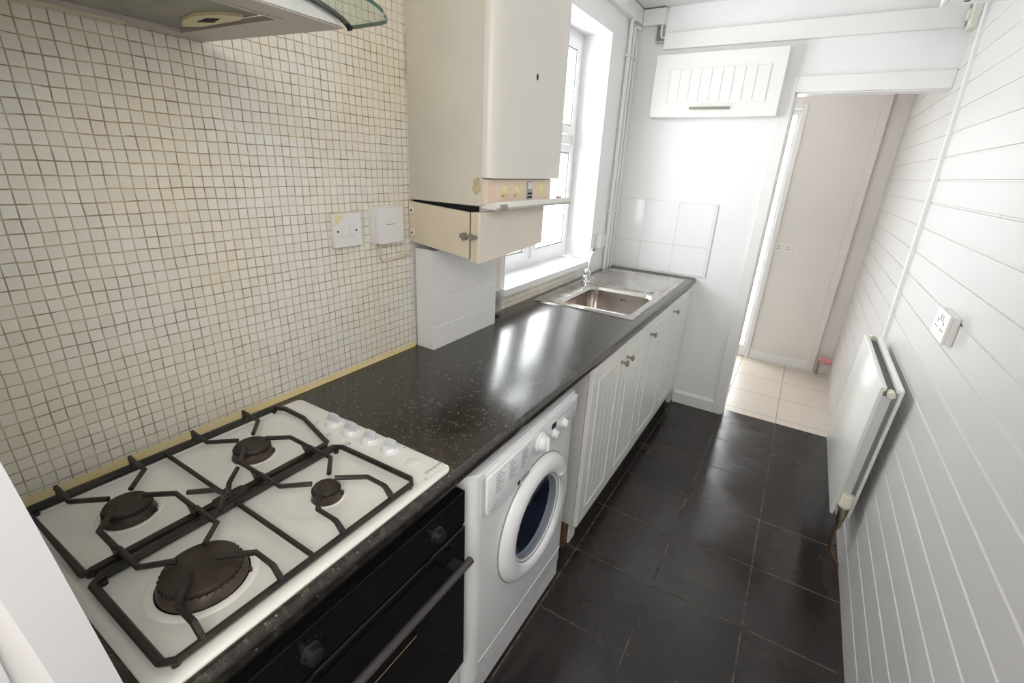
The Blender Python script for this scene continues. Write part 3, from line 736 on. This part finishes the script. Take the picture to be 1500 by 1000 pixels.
# ------------------------------------------------------------------ sink and tap
SX0, SX1, SY0, SY1 = .035, .562, 2.035, 3.10
sk = thing('kitchen_sink', 'stainless steel inset sink with a square bowl and ribbed drainer', 'sink', (.3, 2.57, .913))
BX0, BX1, BY0, BY1 = .150, .525, 2.085, 2.535
def sink_mesh():
    b = nb()
    rows = []
    n = 5
    def ring(a0, a1, b0, b1, r, z): return [b.verts.new((p[0], p[1], z)) for p in rrect(a0, a1, b0, b1, r, n)]
    zt = .9185
    A0 = ring(SX0, SX1, SY0, SY1, .02, .9133)
    A1 = ring(SX0 + .003, SX1 - .003, SY0 + .003, SY1 - .003, .018, zt)
    A2 = ring(SX0 + .012, SX1 - .012, SY0 + .012, SY1 - .012, .014, zt - .001)
    def band(P, Q):
        for i in range(len(P)): b.faces.new((P[i], P[(i + 1) % len(P)], Q[(i + 1) % len(P)], Q[i]))
    band(A0, A1); band(A1, A2)
    # deck with bowl hole: outer A2 bridged to a frame around bowl, drainer kept as face strip
    D1 = ring(BX0 - .018, BX1 + .006, BY0 - .02, BY1 + .02, .05, zt - .0015)
    band(A2, D1)
    B0 = ring(BX0, BX1, BY0, BY1, .05, zt - .003)
    B1 = ring(BX0 + .008, BX1 - .008, BY0 + .008, BY1 - .008, .048, zt - .018)
    band(D1, B0); band(B0, B1)
    bmesh.ops.recalc_face_normals(b, faces=b.faces[:])
    return b
part('deck', sink_mesh(), M['steel'], sk, 50)
def bowl():
    b = nb(); n = 5
    def ring(d, r, z): return [b.verts.new((p[0], p[1], z)) for p in rrect(BX0 + d, BX1 - d, BY0 + d, BY1 - d, r, n)]
    rows = [ring(.008, .048, .9005), ring(.014, .045, .80), ring(.03, .04, .765), ring(.06, .03, .757), ring(.15, .02, .755)]
    for P, Q in zip(rows, rows[1:]):
        for i in range(len(P)): b.faces.new((P[i], P[(i + 1) % len(P)], Q[(i + 1) % len(P)], Q[i]))
    b.faces.new(rows[-1]); bmesh.ops.recalc_face_normals(b, faces=b.faces[:]); 
    bmesh.ops.reverse_faces(b, faces=b.faces[:]); return b
part('bowl', bowl(), M['steelbowl'], sk, 50, 'deep square bowl, brownish worn steel')
part('overflow', merge(box(.33, .372, BY1 - .016, BY1 - .0125, .862, .874, .001), ), M['chrome'], sk)
part('overflow_slot', merge(*[box(.335 + .009 * k, .341 + .009 * k, BY1 - .0175, BY1 - .016, .864, .872) for k in range(4)]), M['darkhole'], sk)
part('plug_hole', lathe([(.04, 0), (.038, .002), (.02, .001), (0, -.0005)], (.34, 2.31, .7555), 'z', 28), M['chrome'], sk, 40)
part('drainer_rim', ringprism(rrect(.075, .53, 2.585, 3.075, .03), rrect(.083, .522, 2.593, 3.067, .026), 'z', .9165, .9195), M['steel'], sk, 40)
part('drain_slot', box(.478, .500, 2.60, 2.612, .9195, .9205, .0003), M['darkhole'], sk)
tp_ = thing('mixer_tap', 'tall slim chrome mixer tap standing at the back edge of the sink', 'tap', (.085, 2.60, .918))
part('base', lathe([(.028, 0), (.027, .006), (.020, .012), (.019, .055), (.022, .062), (.016, .075), (0, .078)], (.085, 2.60, .918), 'z', 28), M['chrome'], tp_, 40)
part('spout', merge(tube([(.088, 2.605, .985), (.092, 2.615, 1.05), (.098, 2.628, 1.105)], .0095, 14)), M['chrome'], tp_, 40)
part('top_cap', lathe([(.012, 0), (.013, .008), (.010, .012), (0, .012)], (.098, 2.628, 1.103), 'z', 20), M['knobmetal'], tp_, 40)
for s, yy in ((-1, 2.565), (1, 2.635)): part('lever', merge(lathe([(.011, 0), (.011, .018), (.008, .022), (0, .022)], (.085, yy, .945), 'z', 18), tube([(.085, 2.60, .955), (.085, yy, .955)], .006, 10)), M['chrome'], tp_, 40)

# ------------------------------------------------------------------ boiler
BY_0, BY_1, BXF = 1.19, 1.648, .308
bo = thing('wall_boiler', 'tall cream wall-mounted boiler with a rounded white front cover', 'boiler', (.15, 1.42, 1.44))
part('casing', prism([(0.004, 1.436), (.292, 1.436), (.292, 2.37), (0.004, 2.37)], 'y', BY_0, BY_1 - .01, .002), M['boiler_side'], bo, 30, 'aged yellow-grey steel side casing')
fc = [(BY_0 - .001, 1.517), (BY_1 + .006, 1.517), (BY_1 + .006, 2.37), (BY_0 - .001, 2.37)]
fp = [(.294, BY_0 - .002), (.305, BY_0 - .002), (.318, BY_0 + .003), (.328, BY_0 + .016), (.331, BY_0 + .035), (.331, BY_1 - .03), (.327, BY_1 - .012), (.318, BY_1 - .001), (.294, BY_1)]
part('front_cover', prism(fp, 'z', 1.517, 2.37, 0), M['boiler_front'], bo, 50, 'smooth off-white front cover with rounded edges')
part('sight_hole', lathe([(.0075, 0), (.0075, .0006), (0, .0006)], (.3309, 1.446 - .02, 1.815), 'x', 20, .75, 1.25), M['darkhole'], bo)
cpn = part('control_panel', box(.28, .306, BY_0 + .012, BY_1 - .03, 1.440, 1.514, .002), M['ctl'], bo)
for yk in (1.30, 1.375): 
    part('control_dial', lathe([(.017, 0), (.017, .004), (.013, .006), (.012, .012), (0, .013)], (.306, yk, 1.482), 'x', 24), M['yellowed'], cpn, 40)
    part('rust_mark', prism([(yk - .022, 1.461), (yk - .006, 1.459), (yk - .004, 1.470), (yk + .004, 1.49), (yk - .003, 1.492), (yk - .010, 1.468), (yk - .022, 1.466)], 'x', .306, .3064), M['rust'], cpn)
dsp = part('display', box(.304, .3075, 1.437, 1.478, 1.449, 1.508, .001), M['greyplastic'], cpn)
part('display_window', box(.3075, .308, 1.446, 1.474, 1.483, 1.504), M['pale'], dsp)
part('slots', merge(box(.3075, .308, 1.444, 1.476, 1.465, 1.471), box(.3075, .308, 1.444, 1.476, 1.453, 1.459)), M['darkhole'], dsp)
part('pressure_gauge', lathe([(.024, 0), (.024, .003), (.020, .004), (.019, .002), (0, .002)], (.306, 1.54, 1.482), 'x', 32), M['yellowed'], cpn, 40)
fl = part('drop_flap', prism([(.298, 1.436), (.306, 1.440), (.352, 1.452), (.356, 1.436), (.350, 1.428), (.298, 1.430)], 'y', BY_0 - .004, 1.70, .0012), M['pale'], bo, 30, 'off-white drop-down flap below the controls')
part('hinge', box(.345, .3575, BY_0 + .012, BY_0 + .052, 1.428, 1.444, .002), M['latch'], fl)
part('hinge', box(.318, .335, 1.64, 1.655, 1.444, 1.456, .002), M['latch'], fl)
# stain patches on the near side
def blob(cx, cz, r, y, seed, sq=1.0):
    rnd = random.Random(seed); p = []
    for i in range(18):
        a = 2 * PI * i / 18; rr = r * (.75 + .4 * rnd.random()); p.append((cx + rr * math.cos(a), cz + sq * rr * math.sin(a)))
    return prism(p, 'y', y, y + .0006)
part('yellow_stain', blob(.277, 1.494, .016, BY_0 - .0006, 3, 1.7), M['stain'], bo)
part('rust_streak', box(.0045, .008, BY_0 - .001, BY_0 + .0, 1.80, 1.905), M['rust'], bo)

# ------------------------------------------------------------------ cream pipe box under the boiler
pb = thing('boiler_pipe_box', 'yellowed cream plywood box hanging under the boiler with a metal latch', 'box', (.15, 1.38, 1.28))
part('side_panel', prism([(.006, 1.300), (.256, 1.272), (.256, 1.415), (.006, 1.4305)], 'y', 1.182, 1.192, .001), M['cream'], pb)
part('corner_gap', box(.2565, .262, 1.186, 1.194, 1.275, 1.415), M['wood'], pb)
part('corner_post', prism([(.2625, 1.264), (.288, 1.262), (.288, 1.418), (.2625, 1.416)], 'y', 1.182, 1.20, .001), M['cream'], pb)
part('front_panel', prism([(1.178, 1.262), (1.585, 1.286), (1.585, 1.428), (1.178, 1.418)], 'x', .288, .300, .0015), M['cream_pale'], pb)
part('base_board', box(.09, .286, 1.26, 1.56, 1.300, 1.312), M['cream'], pb)
part('latch', merge(box(.222, .292, 1.174, 1.182, 1.337, 1.349, .003), box(.235, .25, 1.168, 1.182, 1.330, 1.354, .004), lathe([(.01, 0), (.009, .006), (0, .008)], (.275, 1.168, 1.343), 'y', 14)), M['latch'], pb, 40)
for zz in (1.402, 1.330):
    br_ = part('bracket', box(.010, .032, 1.176, 1.182, zz - .012, zz + .012, .003), M['cream_pale'], pb)
    part('screw', lathe([(.0035, -.001), (.0035, .0), (0, 0)], (.022, 1.176, zz), 'y', 12), M['inkdark'], br_)
part('gap_shade_sheet', box(.006, .27, 1.205, 1.215, 1.30, 1.432), M['darkhole'], pb, label='dark sheet added as the shade in the gap under the boiler')  # near-black sheet added so the gap above the box reads as shade

# white clad box on the worktop
wb = thing('pipe_cover', 'white clad upright box standing on the worktop under the boiler', 'cover box', (.05, 1.4, .913))
part('side_board', box(.012, .083, 1.200, 1.212, .9135, 1.275, .001), M['gloss'], wb)
pz = [(.083, .9135), (.090, .9135)]
for z in (1.0, 1.10): pz += [(.090, z - .002), (.0887, z), (.090, z + .002)]
pz += [(.090, 1.272), (.083, 1.272)]
part('front_boards', prism(pz, 'y', 1.200, 1.598), M['gloss'], wb)
part('far_board', box(.006, .083, 1.588, 1.598, .9135, 1.20), M['gloss'], wb)
gc = thing('grey_cable_cover', 'small grey plastic cover on the wall just past the white clad box', 'cover', (.02, 1.70, .92))
part('housing', prism([(1.622, .925), (1.735, .925), (1.735, .985), (1.715, 1.022), (1.640, 1.022)], 'x', .0045, .034, .003), M['greyplastic'], gc)
part('inset', box(.034, .0355, 1.688, 1.706, .955, .995), M['latch'], gc)
ph = thing('wall_plate', 'cream plaster patch with screw holes and a loose cable by the sill', 'plate', (.01, 1.69, 1.02))
part('patch', box(.0, .004, 1.60, 1.765, 1.024, 1.285), M['cream_pale'], ph)
for y, z in ((1.715, 1.19), (1.705, 1.15), (1.715, 1.12), (1.69, 1.115)): part('screw_hole', lathe([(.0035, 0), (.0035, .0005), (0, .0005)], (.0041, y, z), 'x', 10), M['inkdark'], ph)
part('loose_cable', tube(smoothpath([(.006, 1.715, 1.195), (.03, 1.74, 1.19), (.03, 1.755, 1.20), (.02, 1.745, 1.235), (.008, 1.71, 1.255)]), .0022, 8), M['greyplastic'], ph, 40)

# ------------------------------------------------------------------ switches, sockets
sw = thing('fused_switch', 'square white wall switch with a yellowed corner on the mosaic', 'switch', (.01, .915, 1.31))
part('back_box', box(.0045, .014, .868, .966, 1.312, 1.406, .003), M['pale'], sw)
part('face_plate', box(.0142, .022, .868, .966, 1.312, 1.406, .0025), M['switch'], sw)
part('yellow_corner', prism([(.871, 1.403), (.909, 1.403), (.871, 1.372)], 'x', .022, .0224), M['yellowed'], sw)
for yc in (.897, .927): part('rocker', box(.022, .0255, yc - .0085, yc + .0085, 1.344, 1.373, .0015), M['switch'], sw)
for y in (.879, .945): part('screw', lathe([(.0032, 0), (.0032, .0008), (0, .0008)], (.0221, y, 1.358), 'x', 12), M['inkdark'], sw)
th = thing('heating_receiver', 'white rounded heating control box on the mosaic beside the boiler', 'control box', (.02, 1.07, 1.305))
part('case', prism(rrect(1.008, 1.125, 1.306, 1.420, .008), 'x', .0045, .020), M['pale'], th, 30)
part('cover', prism(rrect(1.012, 1.121, 1.309, 1.417, .010), 'x', .020, .038, 0), M['switch'], th, 30)
part('logo_line', box(.0381, .0384, 1.048, 1.085, 1.366, 1.3675), M['ink'], th)
part('buttons', merge(*[lathe([(.0028, 0), (.0028, .001), (0, .001)], (.038, y, z), 'x', 12) for y, z in ((1.083, 1.404), (1.100, 1.404), (1.098, 1.394))]), M['pale'], th)
part('cable', tube(smoothpath([(.010, 1.045, 1.304), (.009, 1.045, 1.262), (.009, 1.062, 1.248), (.009, 1.10, 1.250), (.009, 1.18, 1.257)]), .004, 8), M['cream'], th, 40, 'yellowed looping cable')
fs = thing('fused_spur', 'small white fused spur box on the wall beside the corner pipes', 'spur', (.015, 2.96, 1.06))
part('back_box', box(.0, .028, 2.905, 2.995, 1.075, 1.162, .003), M['pale'], fs)
part('face_plate', box(.0282, .036, 2.905, 2.995, 1.075, 1.162, .002), M['switch'], fs)
part('fuse_carrier', box(.036, .039, 2.93, 2.97, 1.10, 1.125, .001), M['switch'], fs)

def twin_socket_marks(cy, z, x, s=-1, w=.0):
    out = []
    for d in (-.034, .034):
        for dy, dz, a, h in ((0, .014, .002, .006), (-.011, -.006, .004, .002), (.011, -.006, .004, .002)):
            out.append(box(x - .0006, x + .0001, cy + d + dy - a, cy + d + dy + a, z + dz - h, z + dz + h))
    return out
ss = thing('wall_socket', 'white power socket standing proud of the right-hand boarded wall', 'socket', (1.58, 1.87, 1.10))
part('back_box', box(1.570, XR, 1.795, 1.945, 1.112, 1.196, .002), M['socket'], ss)
part('face_plate', box(1.561, 1.5698, 1.793, 1.947, 1.110, 1.198, .003), M['socket'], ss)
part('pin_holes', merge(*twin_socket_marks(1.87, 1.15, 1.561)), M['inkdark'], ss)
for d in (-.012, .012): part('rocker', box(1.5585, 1.561, 1.87 + d - .006, 1.87 + d + .006, 1.168, 1.186, .001), M['socket'], ss)
hs = thing('hall_socket', 'cream double power socket on the far hall wall', 'socket', (1.03, YF, 1.0))
part('face_plate', box(.955, 1.10, YF - .012, YF, .975, 1.06, .003), M['pale'], hs)
pm2 = []
for cx in (.992, 1.063):
    for dx, dz, a, h in ((0, .012, .003, .007), (-.011, -.008, .005, .003), (.011, -.008, .005, .003)): pm2.append(box(cx + dx - a, cx + dx + a, YF - .0125, YF - .0119, 1.01 + dz - h, 1.01 + dz + h))
part('pin_holes', merge(*pm2), M['ink'], hs)

# ------------------------------------------------------------------ hood
HZ = 1.762
ho = thing('cooker_hood', 'stainless cooker hood with a greasy mesh filter and curved glass canopy', 'hood', (.2, .33, HZ))
body = prism([(.006, .03), (.006, .600), (.385, .640), (.385, .03)], 'z', HZ, HZ + .004)
part('underside', merge(
    prism([(.006, .03), (.006, .600), (.045, .604), (.045, .03)], 'z', HZ, HZ + .003),
    prism([(.335, .03), (.335, .636), (.385, .640), (.385, .03)], 'z', HZ, HZ + .003),
    prism([(.045, .545), (.045, .604), (.335, .636), (.335, .560)], 'z', HZ, HZ + .003)), M['hoodsteel'], ho)
# wedge body: arched top, tapering to nothing at the end
top = [(.03, HZ + .04)] + [(.335 + .30 * math.sin(t), HZ + .002 + .043 * math.cos(t) ** 1.0) for t in [i / 12 * PI / 2 for i in range(13)]]
bb = nb(); lo = []; hi = []
prof = [(.03, HZ + .003)] + [(.03, HZ + .12)] + top[1:]
part('rear_panel', prism([(.03, HZ + .0035), (.03, HZ + .04)] + [(y - .04, z) for y, z in top[1:]], 'x', .006, .012), M['hoodsteel'], ho, 30)
part('body', prism([(.03, HZ + .0035)] + top, 'x', .379, .385), M['hoodwhite'], ho, 30, 'pale brushed front band of the hood')
fr = part('filter', box(.050, .328, .06, .545, HZ + .006, HZ + .012), M['filter'], ho)
part('filter_frame', ringprism([(.043, .05), (.333, .05), (.333, .562), (.043, .547)], [(.052, .058), (.324, .058), (.324, .553), (.052, .538)], 'z', HZ - .001, HZ + .007), M['hoodsteel'], fr)
hnd = part('filter_handle', prism([(.10, .520), (.14, .500), (.20, .492), (.25, .505), (.275, .53), (.25, .538), (.13, .535)], 'z', HZ + .001, HZ + .006), M['yellowed'], fr, label='yellowed finger pull of the filter')
part('pull_slot', prism([(.165, .512), (.205, .507), (.225, .518), (.19, .526)], 'z', HZ + .0002, HZ + .001), M['darkhole'], hnd)
part('lamp_cover', box(.008, .040, .10, .455, HZ - .003, HZ, .001), M['cream'], ho, label='beige lamp strip along the wall side')
# curved glass canopy
def canopy():
    b = nb(); g = []
    ys = [.015 + .64 * i / 28 for i in range(29)]
    xs = [.386, .40, .42, .44, .46, .475, .485, .494, .499]
    for y in ys:
        u = (y - .335) / .32
        z = HZ + .002 + .045 * max(0, math.cos(min(1, abs(u)) * PI / 2)) 
        row = []
        for x in xs:
            yy = y
            if x > .46: # rounded front corners
                k = (x - .46) / .04; lim = .32 - .04 * (1 - math.sqrt(max(0, 1 - k * k)))
                yy = .335 + max(-lim, min(lim, y - .335))
            row.append((x, yy, z))
        g.append(row)
    T = .006
    up = [[b.verts.new((x, y, z + T)) for x, y, z in r] for r in g]; dn = [[b.verts.new((x, y, z)) for x, y, z in r] for r in g]
    for i in range(len(ys) - 1):
        for j in range(len(xs) - 1):
            b.faces.new((up[i][j], up[i][j + 1], up[i + 1][j + 1], up[i + 1][j])); b.faces.new((dn[i][j], dn[i + 1][j], dn[i + 1][j + 1], dn[i][j + 1]))
    edge = []
    for i in range(len(ys) - 1): edge.append(b.faces.new((up[i][-1], dn[i][-1], dn[i + 1][-1], up[i + 1][-1])))
    for j in range(len(xs) - 1): edge.append(b.faces.new((up[-1][j], up[-1][j + 1], dn[-1][j + 1], dn[-1][j])))
    for j in range(len(xs) - 1): edge.append(b.faces.new((up[0][j], dn[0][j], dn[0][j + 1], up[0][j + 1])))
    bmesh.ops.remove_doubles(b, verts=b.verts[:], dist=.00005)
    for f in edge:
        if f.is_valid: f.material_index = 1
    return b
part('glass_canopy', canopy(), [M['greenglass'], M['glassedge']], ho, 40, 'pale green curved glass wing')
seam = [(.390, .650, HZ - .001)] + [(.390, .335 + .315 * math.sin(t), HZ - .001 + .044 * math.cos(t)) for t in [PI / 2 - i / 16 * PI / 2 for i in range(1, 17)]]
part('rubber_seam', tube(seam, .005, 6), M['blackpl'], ho, 40)

# ------------------------------------------------------------------ wall cabinet over the sink end
CYF = 3.165
wc = thing('wall_cabinet', 'small white wall cabinet with a tongue-and-groove door above the tiles', 'cabinet', (.5, YB, 1.87))
part('carcass', box(.166, .874, CYF + .019, YB, 1.872, 2.205, .001), M['gloss'], wc)
dz0, dz1 = 1.874, 2.212
dv = part('door', box(.162, .868, CYF, CYF + .018, dz0, dz1, .003), M['door'], wc)
part('moulding', ringprism([(.248, 1.95), (.795, 1.95), (.795, 2.137), (.248, 2.137)], [(.258, 1.958), (.785, 1.958), (.785, 2.129), (.258, 2.129)], 'y', CYF - .004, CYF + .001), M['door'], dv)
part('panel_beading', merge(*[box(.258 + .0585 * k - .002, .258 + .0585 * k + .002, CYF - .003, CYF + .001, 1.96, 2.127, .0007, 1) for k in range(1, 9)]), M['door'], dv)
part('handle', box(.40, .625, CYF - .022, CYF - .014, 1.913, 1.926, .0015), M['knobmetal'], dv)
for xk in (.425, .59): part('handle_post', box(xk, xk + .01, CYF - .015, CYF, 1.915, 1.924), M['knobmetal'], dv)

# ------------------------------------------------------------------ radiator
RY0, RY1, RZ0, RZ1 = 2.0, 2.70, .262, .888
ra = thing('radiator', 'white double-panel radiator on the right-hand boarded wall', 'radiator', (1.53, 2.35, RZ0))
def shear(b):
    for v in b.verts: v.co.y -= (v.co.z - (RZ0 + RZ1) / 2) * .16
    return b
def radpart(n, b, m, par=None, sm=None, label=None): return part(n, shear(b), m, par or ra, sm, label)
radpart('front_panel', prism(rrect(RY0, RY1, RZ0, RZ1, .006, 3), 'x', 1.492, 1.504, .0025), M['rad'], sm=30)
radpart('rear_panel', prism(rrect(RY0, RY1, RZ0, RZ1, .006, 3), 'x', 1.548, 1.560, .0025), M['rad'], sm=30)
fins = []
y = RY0 + .03
while y < RY1 - .02: fins.append(box(1.5045, 1.5475, y, y + .0018, RZ0 + .03, RZ1 - .02)); y += .018
radpart('convector_fins', merge(*fins), M['radgap'])
radpart('top_rail', merge(box(1.5045, 1.511, RY0 + .01, RY1 - .01, RZ1 - .018, RZ1 - .004), box(1.541, 1.5475, RY0 + .01, RY1 - .01, RZ1 - .018, RZ1 - .004)), M['rad'])
radpart('end_cover', box(1.5045, 1.533, RY0 + .004, RY0 + .008, RZ0 + .05, RZ1 - .035, .001), M['radend'], label='pale grey near end cover')
radpart('end_cover', box(1.5045, 1.5475, RY1 - .008, RY1 - .004, RZ0 + .05, RZ1 - .005, .001), M['rad'])
bl = radpart('bleed_plug', merge(tube([(1.526, RY0 + .02, RZ1 - .022), (1.526, RY0 - .014, RZ1 - .022)], .0125, 16)), M['radcap'], sm=40, label='yellowed bleed plug at the top near corner')
part('bleed_screw', shear(lathe([(.005, 0), (.005, .0015), (0, .0015)], (1.526, RY0 - .0155, RZ1 - .022), 'y', 12)), M['rad'], bl)
radpart('end_plug', tube([(1.526, RY1 - .02, RZ1 - .010), (1.526, RY1 + .008, RZ1 - .010)], .012, 16), M['radcap'], sm=40)
for yk in (2.15, 2.52): radpart('wall_bracket', box(1.560, XR, yk, yk + .03, .40, .82), M['rad'])
tv = thing('radiator_valve', 'thermostatic valve with a yellowed cap at the low near corner of the radiator', 'valve', (1.526, 2.05, .20))
part('valve_body', merge(tube([(1.526, RY0 + .085, .285), (1.526, 2.03, .285)], .011, 14), lathe([(.013, 0), (.016, .01), (.016, .07), (.012, .08)], (1.526, 2.03, .250), 'z', 16), tube([(1.526, 2.03, .25), (1.526, 2.03, .225)], .014, 6)), M['brass'], tv, 40)
capb = lathe([(.021, 0), (.024, .006), (.024, .018), (.0215, .022), (.023, .05), (.021, .057), (0, .058)], (1.526, 2.03, .328), 'z', 18)
part('valve_head', capb, M['radcap'], tv, 40)
part('supply_pipe', tube(smoothpath([(1.526, 2.03, .23), (1.522, 2.035, .17), (1.535, 2.04, .10), (1.568, 2.03, .05), (1.572, 2.03, .001)]), .0075, 12), M['copper'], tv, 40)

# pink capped pipe end in the hall corner
pk = thing('capped_pipe', 'pink plastic cap on a pipe stub in the far hall corner', 'pipe cap', (1.53, 4.50, .12))
part('cap', tube(smoothpath([(1.585, 4.50, .135), (1.555, 4.495, .13), (1.525, 4.49, .14), (1.505, 4.49, .155)]), .024, 14, None), M['pink'], pk, 40)
part('pipe_stub', merge(tube([(1.51, 4.49, .13), (1.485, 4.49, .11)], .011, 10), tube([(1.50, 4.49, .10), (1.50, 4.49, .001)], .008, 10)), M['brass'], pk, 40)

# ------------------------------------------------------------------ outdoors: pale wall and a bit of blue beyond the hall door
struct('ground_outside', box(-2.5, 2.5, YF + .12, YF + 3.5, -.1, -.02), M['ceil'])

# ------------------------------------------------------------------ light
w = bpy.data.worlds.new('World'); SC.world = w; w.use_nodes = True
bg = w.node_tree.nodes['Background']; bg.inputs[0].default_value = (.96, .98, 1, 1); bg.inputs[1].default_value = 12.5
def area(name, loc, rot, sx, sy, energy, col=(1, 1, 1), spread=PI):
    l = bpy.data.lights.new(name, 'AREA'); l.shape = 'RECTANGLE'; l.size = sx; l.size_y = sy; l.energy = energy; l.color = col; l.spread = spread
    o = bpy.data.objects.new(name, l); COL.objects.link(o); o.location = loc; o.rotation_euler = rot; return o
for nm, lc, rt, a_, b_ in (('window_portal', (-.31, (WY0 + WY1) / 2, (WZ0 + WZ1) / 2), (0, -PI / 2, 0), WZ1 - WZ0, WY1 - WY0), ('hall_portal', (.56, YF + .11, 1.04), (-PI / 2, 0, 0), .73, 2.06)):
    area(nm, lc, rt, a_, b_, 1).data.cycles.is_portal = True
area('hall_fill', (.9, 3.95, ZC - .02), (0, 0, 0), .5, .5, 3, (1, .95, .88))  # added fill that lifts the hall, not a real fitting
area('kitchen_fill', (1.38, -.35, 2.0), (math.radians(30), math.radians(55), 0), .7, .9, 15, (1, .97, .93))  # added fill out of view, tilted to brighten the mosaic and hob; no fitting
area('room_fill', (1.1, -1.4, 1.7), (PI / 2, 0, 0), 1.6, 1.4, 26, (1, .97, .94))

# ------------------------------------------------------------------ camera
cam = bpy.data.cameras.new('Camera'); co = bpy.data.objects.new('Camera', cam); COL.objects.link(co)
yaw, pit, rol = .5382, -.362, .0484
cy, sy, cp_, sp_ = math.cos(yaw), math.sin(yaw), math.cos(pit), math.sin(pit)
f = Vector((-sy * cp_, cy * cp_, sp_)); r = Vector((cy, sy, 0)); u = r.cross(f)
c, s = math.cos(rol), math.sin(rol)
rx = r * c + u * s; ux = -r * s + u * c
mw = Matrix((( rx.x, ux.x, -f.x), (rx.y, ux.y, -f.y), (rx.z, ux.z, -f.z))).to_4x4()
mw.translation = Vector((1.1361, 0, 1.5551)); co.matrix_world = mw
cam.sensor_width = 36; cam.lens = 679.6 / 1500 * 36; cam.clip_start = .01
SC.camera = co
SC.view_settings.view_transform = 'Standard'; SC.view_settings.look = 'None'; SC.view_settings.exposure = 0
SC.cycles.use_denoising = True
SC.cycles.max_bounces = 10
